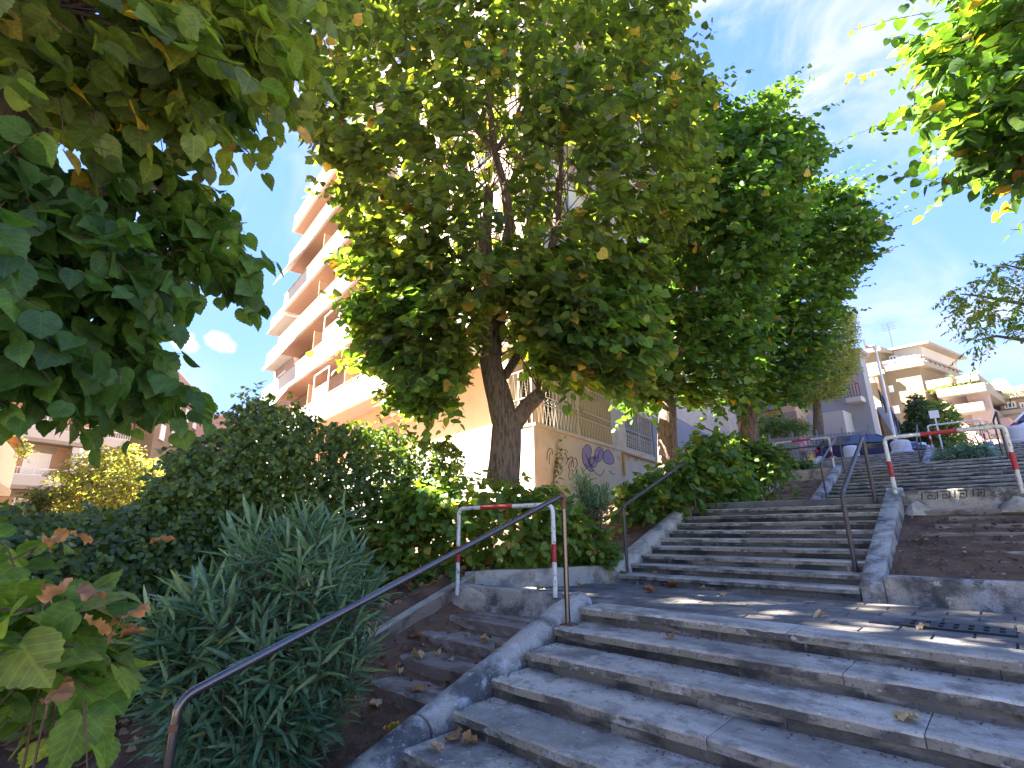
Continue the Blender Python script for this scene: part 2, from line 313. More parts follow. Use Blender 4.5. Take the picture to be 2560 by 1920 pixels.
def leaf_material(name, stops, transl=.42, tcol=(1.6, 1.75, .5), rough=.5, back=1.35):
    m = bpy.data.materials.new(name); m.use_nodes = True; nt = m.node_tree; L = nt.links
    bs = nt.nodes['Principled BSDF']; out = nt.nodes['Material Output']
    at_ = N(nt, 'ShaderNodeAttribute'); at_.attribute_name = 'tint'
    rp = N(nt, 'ShaderNodeValToRGB'); e = rp.color_ramp.elements
    while len(e) < len(stops): e.new(.5)
    for i, (p, c) in enumerate(stops): e[i].position = p; e[i].color = (*c, 1)
    L.new(at_.outputs['Fac'], rp.inputs[0])
    geo = N(nt, 'ShaderNodeNewGeometry')
    nz = N(nt, 'ShaderNodeTexNoise'); nz.inputs['Scale'].default_value = 38; nz.inputs['Detail'].default_value = 3; L.new(geo.outputs['Position'], nz.inputs['Vector'])
    mr = N(nt, 'ShaderNodeMapRange'); L.new(nz.outputs[0], mr.inputs[0]); mr.inputs[1].default_value = .3; mr.inputs[2].default_value = .7; mr.inputs[3].default_value = .72; mr.inputs[4].default_value = 1.25
    la_ = N(nt, 'ShaderNodeAttribute'); la_.attribute_name = 'leafpos'; sx = N(nt, 'ShaderNodeSeparateXYZ'); L.new(la_.outputs['Vector'], sx.inputs[0])
    def mth(op, a, b, clamp=False):
        q = N(nt, 'ShaderNodeMath', operation=op); q.use_clamp = clamp
        for i_, v_ in enumerate((a, b)):
            if isinstance(v_, (int, float)): q.inputs[i_].default_value = v_
            else: L.new(v_, q.inputs[i_])
        return q.outputs[0]
    fr = mth('FRACT', mth('MULTIPLY', mth('SUBTRACT', sx.outputs[1], mth('MULTIPLY', sx.outputs[0], .75)), 5.0), 0.0)
    side_v = mth('LESS_THAN', mth('ABSOLUTE', mth('SUBTRACT', fr, .5), 0.0), .07); mid_v = mth('LESS_THAN', sx.outputs[0], .028)
    vein = mth('ADD', mth('MULTIPLY', mth('MAXIMUM', side_v, mid_v), .32), mr.outputs[0])
    sc = N(nt, 'ShaderNodeVectorMath', operation='SCALE'); L.new(rp.outputs[0], sc.inputs[0]); L.new(vein, sc.inputs['Scale'])
    bk = N(nt, 'ShaderNodeMix', data_type='RGBA'); L.new(geo.outputs['Backfacing'], bk.inputs[0]); L.new(sc.outputs[0], bk.inputs[6])
    b2 = N(nt, 'ShaderNodeVectorMath', operation='MULTIPLY'); L.new(sc.outputs[0], b2.inputs[0]); b2.inputs[1].default_value = (back, back * .98, back * 1.15); L.new(b2.outputs[0], bk.inputs[7])
    L.new(bk.outputs[2], bs.inputs['Base Color']); bs.inputs['Roughness'].default_value = rough; bs.inputs['Specular IOR Level'].default_value = .45
    tr = N(nt, 'ShaderNodeBsdfTranslucent'); tm = N(nt, 'ShaderNodeVectorMath', operation='MULTIPLY'); L.new(sc.outputs[0], tm.inputs[0]); tm.inputs[1].default_value = tcol
    L.new(tm.outputs[0], tr.inputs['Color'])
    ms = N(nt, 'ShaderNodeMixShader'); ms.inputs[0].default_value = transl
    L.new(bs.outputs[0], ms.inputs[1]); L.new(tr.outputs[0], ms.inputs[2]); L.new(ms.outputs[0], out.inputs['Surface'])
    return m
G0, G1, G2, G3, YE, BR = (.038, .08, .022), (.075, .15, .032), (.13, .215, .04), (.22, .255, .045), (.42, .28, .04), (.24, .10, .035)
M['linden'] = leaf_material('linden_leaf', ((0, G0), (.35, G1), (.62, G2), (.82, G3), (.93, YE), (1, BR)), .46, (2.0, 2.05, .5))
M['linden_old'] = leaf_material('ageing_linden_leaf', ((0, (.045, .065, .025)), (.35, (.075, .105, .03)), (.6, (.125, .178, .036)), (.8, (.205, .225, .05)), (.93, (.46, .3, .06)), (1, BR)), .52, (2.5, 2.4, .6))
M['ivy'] = leaf_material('ivy_leaf', ((0, (.034, .054, .012)), (.4, (.078, .122, .02)), (.75, (.155, .21, .035)), (1, (.22, .24, .05))), .3, (2.2, 2.4, .5), .38)
M['oleander'] = leaf_material('oleander_leaf', ((0, (.05, .10, .05)), (.5, (.115, .195, .105)), (.85, (.22, .30, .16)), (1, (.3, .25, .06))), .22, (1.8, 2.1, .7), .34)
M['bush'] = leaf_material('bright_shrub_leaf', ((0, (.04, .075, .02)), (.5, (.10, .17, .03)), (1, (.24, .27, .06))), .4, (2.0, 2.0, .5), .55)
M['olive'] = leaf_material('yellowing_small_leaf', ((0, (.09, .12, .03)), (.5, (.2, .235, .05)), (1, (.4, .4, .12))), .4, (1.7, 1.6, .5), .6)
M['conifer'] = leaf_material('conifer_spray', ((0, (.03, .055, .02)), (.5, (.08, .12, .035)), (1, (.24, .27, .06))), .25, (1.8, 1.9, .5), .6)
M['dry'] = leaf_material('dry_leaf', ((0, (.13, .055, .025)), (.4, (.34, .155, .055)), (.75, (.5, .36, .2)), (1, (.62, .38, .05))), .2, (1.2, 1.1, .8), .7, 1.1)
# ================================================================ ground
STREET = 3.28
def prof(y): return float(np.interp(y, [-3, .9, 4.4, 6.0, 8.9, 14, 17.5, 20.5, 24.2, 60], [-1.02, -1.02, .12, .14, 1.12, 1.2, 2.32, 2.36, 3.2, 3.25]))
def bx(y): return float(np.interp(y, [-3, 4.5, 4.75, 5.3, 6.2, 13.9, 14.0, 17.4, 17.6, 60], [-5.2, -5.2, -4.85, -4.45, -4.1, -4.1, -4.92, -4.92, -5.15, -5.15]))
def terrain(x, y):
    z = prof(y) + .07 * fbm(x, y, .9) + .02 * fbm(x, y, 6)
    if x < -6.5: z -= .10 * (-6.5 - x) * min(1, max(0, (14 - y) / 8))
    return z
MB().box(-900, 900, -900, 900, -3.0, -2.2).build('ground', M['ground'], kind='structure')
xs = np.concatenate([np.linspace(-40, -14, 14), np.arange(-13.8, -3.85, .13)]); ys = np.concatenate([np.arange(-4, 13, .13), np.arange(13, 31, .4)])
V = []; F = []
for iy, y in enumerate(ys):
    b = bx(y)
    for x in xs:
        z = terrain(x, y); z -= .55 * min(1, max(0, (x - b + .05) / .12)); V.append((x, y, z))
nx = len(xs)
for iy in range(len(ys) - 1):
    for ix in range(nx - 1): F.append((iy * nx + ix, iy * nx + ix + 1, (iy + 1) * nx + ix + 1, (iy + 1) * nx + ix))
link('garden_soil', np_mesh('garden_soil', np.array(V), np.array(F), M['soil'], True))['kind'] = 'structure'
MB().box(-40, 80, 24.35, 160, -2, STREET).build('road', M['asphalt'], kind='structure')
st = thing('pavement', None, None, (0, 24.5, 3.3), kind='structure')
MB().box(-20, 30, 24.46, 26.3, 2.0, STREET + .02).build('pavement_slab', M['pave'], st)
for x in range(-8, 4): MB().box(x * 1.5 + .01, x * 1.5 + 1.49, 26.305, 26.45, 2.5, STREET + .03).build('kerbstone', M['pave'], st)

# ================================================================ stairs
def nose_slab(x0, x1, y0, y1, z, th, seg, amp, seed):
    V = []; F = []
    for i in range(seg + 1):
        x = x0 + (x1 - x0) * i / seg
        j = amp * (mnoise.noise(Vector((x * 5, seed * 3.1, z))) + .6 * mnoise.noise(Vector((x * 17, seed, z * 3)))); c = amp * .7 * abs(mnoise.noise(Vector((x * 11, seed * 1.7, 5)))); dz = amp * .5 * mnoise.noise(Vector((x * 2, seed, 9)))
        V += [(x, y0 + j, z - .012 - c + dz), (x, y0 + .010 + j + c, z + dz), (x, (y0 + y1) / 2, z + dz * .4), (x, y1, z), (x, y1, z - th), (x, y0 + .004 + j, z - th + dz)]
    n = 6
    for i in range(seg):
        for k in range(n): F.append((i * n + k, (i + 1) * n + k, (i + 1) * n + (k + 1) % n, i * n + (k + 1) % n))
    F += [tuple(range(n)), tuple(seg * n + k for k in range(n - 1, -1, -1))]
    return V, F
def flight(name, label, X0, X1, Y1, n, riser, tread, z0, th=.055, top=.32, seg=10, amp=.006, cut=(.4,), loc=None):
    """n treads; tread k (1..n) has its nosing at Y1+tread*(k-1), height z0+riser*k"""
    t = thing(name, label, None, loc or ((X0 + X1) / 2, Y1, z0), kind='structure'); W_ = X1 - X0
    core = MB()
    for k in range(1, n + 1):
        y = Y1 + tread * (k - 1); z = z0 + riser * k; dep = tread + .035 if k < n else top
        cs = sorted(min(.96, max(.04, c + .23 * ((k * 37) % 10 - 5) / 10)) for c in cut); ed = [X0] + [X0 + W_ * c for c in cs] + [X1]
        for a, b in zip(ed[:-1], ed[1:]):
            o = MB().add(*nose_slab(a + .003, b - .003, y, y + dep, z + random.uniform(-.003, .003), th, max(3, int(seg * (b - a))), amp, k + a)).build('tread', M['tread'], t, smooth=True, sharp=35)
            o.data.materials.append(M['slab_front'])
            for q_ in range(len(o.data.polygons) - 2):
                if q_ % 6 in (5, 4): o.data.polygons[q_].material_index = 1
        ed = [X0] + [X0 + W_ * min(.95, max(.05, c - .11)) for c in cs] + [X1]
        for a, b in zip(ed[:-1], ed[1:]):
            q = random.uniform(-.004, .004)
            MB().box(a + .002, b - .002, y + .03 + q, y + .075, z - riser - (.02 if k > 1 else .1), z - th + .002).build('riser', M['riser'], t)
        core.box(X0 + .01, X1 - .01, y + .07, Y1 + tread * n + .1, z - riser - .3, z - th - .001 - .0005 * k)
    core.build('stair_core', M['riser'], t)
    return t
L1 = flight('stairs', 'worn concrete stair flight at the camera rising to the paved landing', -3.02, 2.6, 4.07 - .38 * 8, 9, .123, .38, -.123 * 9, .06, .34, 30, .013, (.36, .66))
flight('stairs', 'narrow concrete flight rising from the landing beside the dirt bed', -3.88, -1.17, 6.10, 10, .1075, .295, 0.0, .05, .5, 12, .005, (.45,))
flight('stairs', 'wide dark flight above the dirt bed with scratched kerb', -3.18, 2.6, 14.3, 11, .111, .33, 1.08, .05, .4, 4, .006, (.35, .7))
flight('stairs', 'upper dark flight climbing to the parked blue car', -5.0, -1.58, 20.5, 9, .109, .40, 2.30, .05, .5, 4, .006, (.5,))
flight('stairs', 'upper dark flight ending below the white car', .22, 3.4, 20.5, 9, .109, .40, 2.30, .05, .5, 4, .006, (.5,))
# landings
la = thing('landing', 'dark paved landing between two stair flights', None, (-1, 5.2, 0), kind='structure')
MB().prism([(-5.25, 4.42), (2.6, 4.42), (2.6, 6.14), (-4.05, 6.14), (-4.45, 5.3), (-4.85, 4.85)], -.25, -.022).build('landing_base', M['joint'], la)
pm = MB(); w, d, b = .395, .195, .006
pm.add([(-w / 2, -d / 2, 0), (w / 2, -d / 2, 0), (w / 2, d / 2, 0), (-w / 2, d / 2, 0)] + [(sx * (w / 2 - b), sy * (d / 2 - b), .022) for sx, sy in ((-1, -1), (1, -1), (1, 1), (-1, 1))],
       [(4, 5, 6, 7), (0, 1, 5, 4), (1, 2, 6, 5), (2, 3, 7, 6), (3, 0, 4, 7)])
PM = pm.mesh('paver', M['paver'])
for r in range(9):
    for c in range(19):
        x = -5.1 + c * .4 + (.2 if r % 2 else 0); y = 4.52 + r * .2
        lim = np.interp(y, [4.5, 4.8, 5.3, 6.14], [-5.0, -4.72, -4.3, -3.96])
        if x - .2 < lim or y > 6.1 or (-.78 < x < -.0 and 4.8 < y < 5.26): continue
        o = link('paver', PM, la); o.location = (x - la.location.x + 0, y - la.location.y, -.022 + random.uniform(-.0015, .0015)); o.matrix_parent_inverse = Matrix.Identity(4)
        o.rotation_euler = (random.uniform(-.006, .006), random.uniform(-.004, .004), random.uniform(-.006, .006))
MB().box(-5.1, 2.6, 8.75, 14.4, .6, 1.07).build('landing', M['paver'], kind='structure')
MB().box(-6.0, 3.4, 17.9, 20.6, 1.8, 2.285).build('landing', M['paver'], kind='structure')
MB().box(-6.0, 3.4, 23.9, 24.45, 1.8, STREET + .0).build('landing', M['paver'], kind='structure')
MB().box(-6, 3, -4, 1.05, -1.6, -1.1).build('landing', M['paver'], kind='structure')
gr = thing('drain_grate', 'flat iron drain grate let into the landing paving', 'grate', (-.4, 5.0, 0))
g = MB(); X0, X1, Y0, Y1 = -.72, -.10, 4.88, 5.2
g.box(X0, X1, Y0, Y0 + .05, -.03, .004); g.box(X0, X1, Y1 - .05, Y1, -.03, .004); g.box(X0, X1, (Y0 + Y1) / 2 - .02, (Y0 + Y1) / 2 + .02, -.03, .0035)
for i in range(8):
    x = X0 + (X1 - X0 - .05) * i / 7; g.box(x, x + .05, Y0 + .05, Y1 - .05, -.03, .003)
g.build('bars', M['iron'], gr); MB().box(X0, X1, Y0, Y1, -.06, -.05).build('pit', M['shade'], gr)

# ================================================================ kerbs and walls of the stairs
def kerb(name, label, segs, prof_, mat, cap=None, cat='kerb', kind=None):
    p = segs[0][0]; t = thing(name, label, cat, p)
    for sg in segs:
        P = []
        for a, b in zip(sg[:-1], sg[1:]):
            a = np.array(a, float); b = np.array(b, float); n = max(1, int(np.linalg.norm(b - a) / .22))
            for i in range(n): P.append(a + (b - a) * i / n)
        P.append(np.array(sg[-1], float))
        P = [q + np.array([.006 * mnoise.noise(Vector(q * 3)), 0, .008 * mnoise.noise(Vector(q * 2.3))]) for q in P]
        MB().sweep(prof_, P).build('kerb_section', mat, t, smooth=True, sharp=45)
        if cap:
            w_ = max(q[0] for q in prof_) + .006; MB().sweep([(-w_, .0), (w_, .0), (w_, .02), (-w_, .022)], P).build('cap', cap, t)
    return t
RND = [(-.15, -.55), (-.15, -.12), (-.125, -.05), (-.07, -.012), (0, 0), (.07, -.012), (.125, -.05), (.15, -.12), (.15, -.55)]
def rz1(y): return .03 + .345 * (y - 4.0)
kerb('stair_kerb', 'dark rounded kerb running down beside the near steps', [[(-3.2, 4.32, .1), (-3.19, 3.95, rz1(3.95)), (-3.19, 2.42, rz1(2.42))], [(-3.20, 2.405, rz1(2.405)), (-3.2, .7, rz1(.7))]], RND, M['kerb'])
RECT = lambda w, h: [(-w / 2, -h), (-w / 2, -.012), (-w / 2 + .012, 0), (w / 2 - .012, 0), (w / 2, -.012), (w / 2, -h)]
kerb('bed_kerb', 'thin mud-stained kerb wall with a pale top beside the oleander', [[(-5.12, 4.62, .13), (-5.12, 1.2, -1.09)]], RECT(.11, .75), M['muddy'], M['wallcon'])
kerb('landing_wall', 'low bent concrete wall holding back the leafy shrub', [[(-5.22, 4.62, .17), (-4.84, 4.84, .19), (-4.43, 5.32, .2), (-4.03, 6.22, .21)]], RECT(.16, .5), M['wallcon'])
kerb('stair_kerb', 'grey rounded kerb beside the middle flight and soil bank', [[(-4.0, 6.08, .2), (-4.0, 6.5, .34), (-4.0, 8.95, 1.23)], [(-4.0, 8.96, 1.23), (-4.05, 9.6, 1.13)]], RND, M['wallcon'])
kerb('bed_kerb', 'pale square-topped kerb between the middle flight and dirt bed', [[(-1.06, 6.14, .16), (-1.06, 6.42, .3), (-1.06, 9.0, 1.2)]], RECT(.19, .6), M['kerb'])
kerb('bed_kerb', 'whitish front kerb of the dirt bed on the landing', [[(-.96, 6.235, .235), (2.6, 6.235, .235)]], RECT(.15, .5), M['kerb'])
kerb('bed_kerb', 'sloping kerb with flaking face beside the ribbed upper bed', [[(-4.84, 14.0, 1.28), (-4.84, 17.35, 2.36)]], RECT(.2, .7), M['wallcon'])
kerb('stair_kerb', 'rounded kerb between ribbed upper bed and wide flight', [[(-3.3, 14.2, 1.3), (-3.3, 17.6, 2.42)]], RECT(.2, .7), M['kerb'])
kerb('bed_kerb', 'grey wall closing the top of the ribbed upper bed', [[(-4.72, 17.35, 2.3), (-3.4, 17.35, 2.3)]], RECT(.16, .5), M['wallcon'])
kerb('stair_kerb', 'pale kerb at the foot of the spiky planter beside the car flight', [[(-1.5, 20.4, 2.5), (-1.5, 24.0, 3.42)]], RECT(.2, .8), M['kerb'])
kerb('stair_kerb', 'pale sloping kerb between spiky planter and white car flight', [[(.12, 20.4, 2.5), (.12, 24.0, 3.42)]], RECT(.18, .8), M['kerb'])
kerb('stair_kerb', 'thin kerb at the outer side of the car flight', [[(-5.1, 20.4, 2.5), (-5.1, 24.0, 3.42)]], RECT(.18, .8), M['wallcon'])
bw = kerb('bed_wall', 'dark concrete wall under the red and white hoop beside near steps', [[(-5.04, 4.33, .06), (-3.32, 4.33, .06)]], RECT(.13, .38), M['kerb'], None, 'wall')
mp = MB(); c = np.array([-4.80, 4.30, -.12]); Vp = []
for i in range(13):
    for j in range(20):
        r = i / 12; a = 2 * math.pi * j / 20; rr = .26 * r * (1 + .16 * math.sin(2 * a + 1) + .07 * math.sin(5 * a))
        Vp.append((c[0] + rr * math.cos(a) * 1.05, c[1] - .05 * (1 - r ** 4) + .015 * r * math.sin(a) - .035 + .01 * mnoise.noise(Vector((rr * 9, a * 2, 1))), c[2] + rr * math.sin(a) * .72))
mp.add(Vp, [(i * 20 + j, i * 20 + (j + 1) % 20, (i + 1) * 20 + (j + 1) % 20, (i + 1) * 20 + j) for i in range(12) for j in range(20)])
mp.build('mortar_patch', M['wallcon'], bw, smooth=True)
bk = thing('bed_wall', 'white-topped wall with scratched key pattern above the dirt bed', 'wall', (.5, 8.8, 1))
MB().sweep(RECT(.16, .4), [(x, 8.82, 1.14 + .012 * mnoise.noise(Vector((x * 2, 1, 1)))) for x in np.arange(-.97, 2.7, .15)]).build('wall_body', M['kerb'], bk, smooth=True, sharp=45)
def marks(strokes, place, r, name, mat, parent):
    m = MB()
    for s in strokes: m.tube([place(*p) for p in s], r, 4)
    return m.build(name, mat, parent)
ks = []
for cx, w_ in ((2325, 26), (2362, 24), (2405, 24), (2450, 22)):
    h_ = 12; cy = 1240 - (cx - 2325) * .06
    ks.append([(cx - w_ / 2, cy - h_ * .8), (cx + w_ / 2, cy - h_ * .8), (cx + w_ / 2, cy + h_ * .6), (cx - w_ * .2, cy + h_ * .6), (cx - w_ * .2, cy - h_ * .2), (cx + w_ * .2, cy - h_ * .2), (cx + w_ * .2, cy + h_ * .2)])
    ks.append([(cx - w_ * .8, cy - h_ * .8), (cx - w_ * .75, cy + h_ * .7)])
marks(ks, lambda a, b: on_y(a, b, 8.738), .006, 'key_pattern', M['spray_black'], bk)
for (a, s) in (((-.83, 8.70, .93), .16), ((.15, 8.70, .95), .2)):
    m = MB(); m.lathe((a[0], a[1], a[2] - .12), [(s * q * .85, .19 * p) for p, q in ((0, 1.25), (.2, 1.2), (.5, .9), (.8, .5), (1, .15))], 14)
    m.v = [(x + .05 * mnoise.noise(Vector((x * 9, y * 9, z * 9))), y + .045 * mnoise.noise(Vector((y * 9, x * 7, z * 9))), z) for x, y, z in m.v]
    m.build('mortar_lump', M['wallcon'], bk, smooth=True)

# ---- soil beds with what is left of older steps
def bed(name, X0, X1, Y0, Y1, f, step=.07, mat='soil'):
    nx = int((X1 - X0) / step) + 1; ny = int((Y1 - Y0) / step) + 1; X = np.linspace(X0, X1, nx); Y = np.linspace(Y0, Y1, ny)
    V = [(x, y, f(x, y) + .02 * fbm(x, y, 3) + .012 * fbm(x, y, 11)) for y in Y for x in X]
    F = [(j * nx + i, j * nx + i + 1, (j + 1) * nx + i + 1, (j + 1) * nx + i) for j in range(ny - 1) for i in range(nx - 1)]
    o = link(name, np_mesh(name, np.array(V), np.array(F), M[mat], True)); o['kind'] = 'structure'; return o
b1 = bed('soil_bed', -5.08, -3.28, .3, 4.3, lambda x, y: max(-1.1, -.41 + .33 * (y - 3.72)) - .03 + .2 * max(0, (-x - 4.45)) - .06 * max(0, (x + 3.9)))
def worn_step(x0, x1, y, z, d, h, seed, parent, n=44, amp=1.0):
    V = []; F = []
    for i in range(n + 1):
        x = x0 + (x1 - x0) * i / n; q = (mnoise.noise(Vector((x * 2.5, seed * 2.2, 1))) * .02 + mnoise.noise(Vector((x * 15, seed * 1.2, 1))) * .007) * amp; p = (mnoise.noise(Vector((x * 5, seed, 4))) * .007 + max(0, mnoise.noise(Vector((x * 8, seed, 7))) - .25) * -.06) * amp
        V += [(x, y + q + .012, z - h), (x, y + q, z - .014 + p), (x, y + q + .014, z + p), (x, y + d, z + p * .4), (x, y + d, z - h)]
    for i in range(n):
        for k in range(4): F.append((i * 5 + k, (i + 1) * 5 + k, (i + 1) * 5 + k + 1, i * 5 + k + 1))
    F += [(0, 1, 2, 3, 4), tuple(n * 5 + k for k in (4, 3, 2, 1, 0))]
    return MB().add(V, F).build('worn_step', M['oldstep'], parent, smooth=True, sharp=28)
for k, (xl, dz) in enumerate(((-4.78, 0), (-4.85, 0), (-4.62, 0), (-4.5, -.01))):
    worn_step(xl, -3.3, 3.98 - .385 * k, -.235 - .127 * k + dz, .42, .16, k + 1, b1)
worn_step(-4.55, -3.3, 4.17, -.2, .12, .14, 9, b1)
b2 = bed('soil_bed', -.98, 2.6, 6.28, 8.8, lambda x, y: .15 + .29 * (y - 6.3))
for k in range(7):
    y = 6.95 + k * .27; worn_step(-.75 + .12 * (k % 3) + .2 * max(0, 3 - k), 2.6, y, .145 + .29 * (y - 6.3) + .016 + .009 * k, .2, .12, 20 + k, b2, 40, 1.2)
b3 = bed('soil_bed', -4.75, -3.38, 13.9, 17.3, lambda x, y: 1.1 + .27 * (y - 14), .15)
for k in range(9):
    y = 14.2 + k * .34; worn_step(-4.7, -3.4, y, 1.13 + .27 * (y - 14) + .03, .3, .12, 40 + k, b3, 14, 1.3)
bed('soil_bed', -1.42, .05, 20.5, 24.0, lambda x, y: 2.36 + .25 * (y - 20.5), .15)
for (x, y, z, s) in ((-4.74, 16.9, 2.1, .18),):
    m = MB(); m.lathe((x, y, z - .15), [(s * q, .3 * p) for p, q in ((0, .9), (.4, 1.1), (.8, .8), (1, .3))], 9); m.build('mortar_lump', M['oldstep'], b3, smooth=True)
# bits of litter and stones in the soil
def crumbs(name, n, fn, s0, s1, mat, flat=.35):
    V = []; F = []
    for i in range(n):
        p = fn(); s = random.uniform(s0, s1); a = random.uniform(0, 6.28)
        for q in range(4):
            t = a + q * 1.57 + random.uniform(-.4, .4); V.append((p[0] + s * math.cos(t), p[1] + s * math.sin(t), p[2] + random.uniform(0, s * flat * 2)))
        V.append((p[0], p[1], p[2] + s * flat * 2)); b = i * 5
        F += [(b, b + 1, b + 4), (b + 1, b + 2, b + 4), (b + 2, b + 3, b + 4), (b + 3, b, b + 4)]
    o = link(name, np_mesh(name, np.array(V), np.array(F), mat)); o['kind'] = 'stuff'; return o
def p2():
    x, y = random.uniform(-.9, 2), random.uniform(6.35, 8.6); return (x, y, .16 + .29 * (y - 6.3) + .02 * fbm(x, y, 3))
def p1():
    x, y = random.uniform(-5.0, -3.4), random.uniform(1, 4.1); return (x, y, max(-1.1, -.41 + .33 * (y - 3.72)) - .02 + .2 * max(0, (-x - 4.45)) - .06 * max(0, (x + 3.9)))
def pg():
    while True:
        x, y = random.uniform(-7.6, -5.0), random.uniform(-.5, 5.2)
        if x < bx(y) - .1: return (x, y, terrain(x, y))
M['chips'] = material('pale_chips', (.42, .33, .24), .9); M['clod'] = material('soil_clods', (.1, .062, .042), .95)
crumbs('litter_chips', 420, p2, .004, .013, M['chips']); crumbs('soil_clods', 500, p2, .006, .03, M['clod'], .8); crumbs('soil_clods', 420, p1, .006, .028, M['clod'], .8); crumbs('soil_clods', 700, pg, .008, .035, M['clod'], .8); crumbs('litter_chips', 200, pg, .005, .014, M['chips']); crumbs('litter_chips', 110, p1, .003, .009, M['chips'])

# ================================================================ hand rails and hoops
def rail(label, pts, r, mat, plates=(), welds=(), rb=.08, posts=()):
    t = thing('handrail', label, 'handrail', pts[0])
    MB().tube(bend(pts, rb, 6), r, 12).build('rail_tube', mat, t, smooth=True)
    for a, b in posts: MB().tube([a, b], r * .95, 10).build('post', mat, t, smooth=True)
    for p in plates: 
        pl = MB().box(p[0] - .075, p[0] + .075, p[1] - .06, p[1] + .06, p[2] + .001, p[2] + .012).build('base_plate', M['rust'], t)
        for sx in (-1, 1):
            MB().lathe((p[0] + sx * .055, p[1] - .035, p[2] + .012), [(.011, 0), (.011, .012), (.006, .016)], 6).build('bolt', M['steel'], pl)
    for a, b, rr in welds: MB().tube([a, b], rr, 12).build('weld_collar', M['rust'], t, smooth=True)
    return t
z1 = -.123
b_ = on_z(1420, 1562, z1); X = b_[0]
top = on_x(1405, 1237, X); top[1] = b_[1]; low = on_x(447, 1748, X)
rail('long brushed steel handrail with rusty top joint beside the near steps', [b_, top, low, (X, low[1] - .01, -1.0)], .0235, M['steel'], [b_],
     [(top + np.array([0, 0, -.055]), top + np.array([0, 0, -.13]), .026), (np.array([X, low[1] - .004, low[2] - .10]), np.array([X, low[1] - .005, low[2] - .13]), .025)], .07)
tt = COL.objects['handrail']
el = top - np.array([0, 0, .035]); dirn = (low - top) / np.linalg.norm(low - top)
MB().tube(bend([top + np.array([0, 0, -.09]), top + np.array([0, 0, .0]), top + dirn * .07], .05, 6), .0262, 12).build('weld_collar', M['rust'], tt, smooth=True)
q = lambda px, py, X: on_x(px, py, X)
def slope_rail(label, X, lo, lt, ht, hb, r=.021, mat='railbrown', rb=.05):
    a = on_x(*lo, X); b = on_x(*lt, X); c = on_x(*ht, X); d = on_x(*hb, X)
    b[1] = a[1]; d[1] = c[1]
    return rail(label, [a, b, c, d], r, M[mat], (), (), rb)
slope_rail('thin brown handrail at the leafy side of the middle flight', -3.72, (1569, 1432), (1562, 1266), (1726, 1146), (1738, 1275))
slope_rail('thick brown handrail beside the pale kerb of the dirt bed', -1.27, (2146, 1460), (2098, 1236), (2156, 1093), (2200, 1258), .024)
slope_rail('brown handrail at the inner edge of the wide upper flight', -3.08, (2067, 1246), (2047, 1156), (2094, 1086), (2110, 1185), .022)
slope_rail('brown handrail at the outer side of the car flight', -4.9, (2021, 1175), (2016, 1131), (2047, 1088), (2061, 1152), .022)
slope_rail('brown handrail between the car flight and spiky planter', -1.66, (2303, 1156), (2288, 1104), (2292, 1064), (2312, 1128), .022)
slope_rail('brown handrail between spiky planter and white car flight', .3, (2523, 1146), (2497, 1100), (2483, 1052), (2505, 1100), .022)
def hoop(label, p0, p1, ztop, r, bands_post, band_top, low_bar=None, rb=.09):
    """bent pipe barrier from p0 to p1; each coat of paint its own length of pipe"""
    p0 = np.array(p0, float); p1 = np.array(p1, float); t = thing('pipe_barrier', label, 'barrier', p0)
    P = bend([p0, (p0[0], p0[1], ztop), (p1[0], p1[1], ztop), p1], rb, 6)
    MB().tube(P, r, 12).build('hoop_pipe', M['white_paint'], t, smooth=True)
    for p in (p0, p1):
        f0, f1 = bands_post; zz = p[2]
        MB().tube([(p[0], p[1], zz + (ztop - zz) * f0), (p[0], p[1], zz + (ztop - zz) * f1)], r + .0015, 12, False).build('red_band', M['red_paint'], t, smooth=True)
    a = p0 + (p1 - p0) * band_top[0]; b = p0 + (p1 - p0) * band_top[1]
    MB().tube([(a[0], a[1], ztop), (b[0], b[1], ztop)], r + .0015, 12, False).build('red_band', M['red_paint'], t, smooth=True)
    if low_bar:
        MB().tube(bend([(p0[0], p0[1], low_bar), (p1[0], p1[1], low_bar)], .02), r * .8, 10).build('lower_bar', M['railbrown'], t, smooth=True)
    return t
hoop('red and white pipe hoop over the worn step bed by the long steel rail', (-4.93, 4.22, -.06), (-3.45, 4.25, .03), .945, .0235, (.37, .56), (.27, .62))
hoop('red and white pipe hoop on the wall with scratched key pattern', (-1.03, 8.76, 1.05), (.21, 8.76, 1.05), 1.88, .026, (.34, .6), (.33, .64), None, .07)
hoop('red and white pipe hoop with double bar by the ribbed upper bed', (-4.87, 17.3, 2.25), (-3.36, 17.3, 2.25), 3.2, .027, (.36, .55), (.33, .68), 2.98)
hoop('brown and white pipe hoop behind the spiky planter', (-1.44, 24.05, 3.2), (.02, 24.05, 3.2), 4.2, .03, (.3, .5), (.02, .03), None)

def grit(n):
    P = []
    while len(P) < n:
        k = random.randint(1, 5); x = random.uniform(-2.98, .3); y = 4.07 - .38 * k + .38 - abs(random.gauss(0, .05)) + .02
        if y < 4.07 - .38 * k + .405: P.append((x, y, -.123 * k + .001))
    for k in range(1, 5):
        for _ in range(24): P.append((-3.0 + abs(random.gauss(0, .05)), 4.07 - .38 * k + random.uniform(.02, .38), -.123 * k + .001))
    return P
GP = grit(520); crumbs('step_grit', len(GP), iter(GP).__next__, .003, .011, M['clod'], .5)
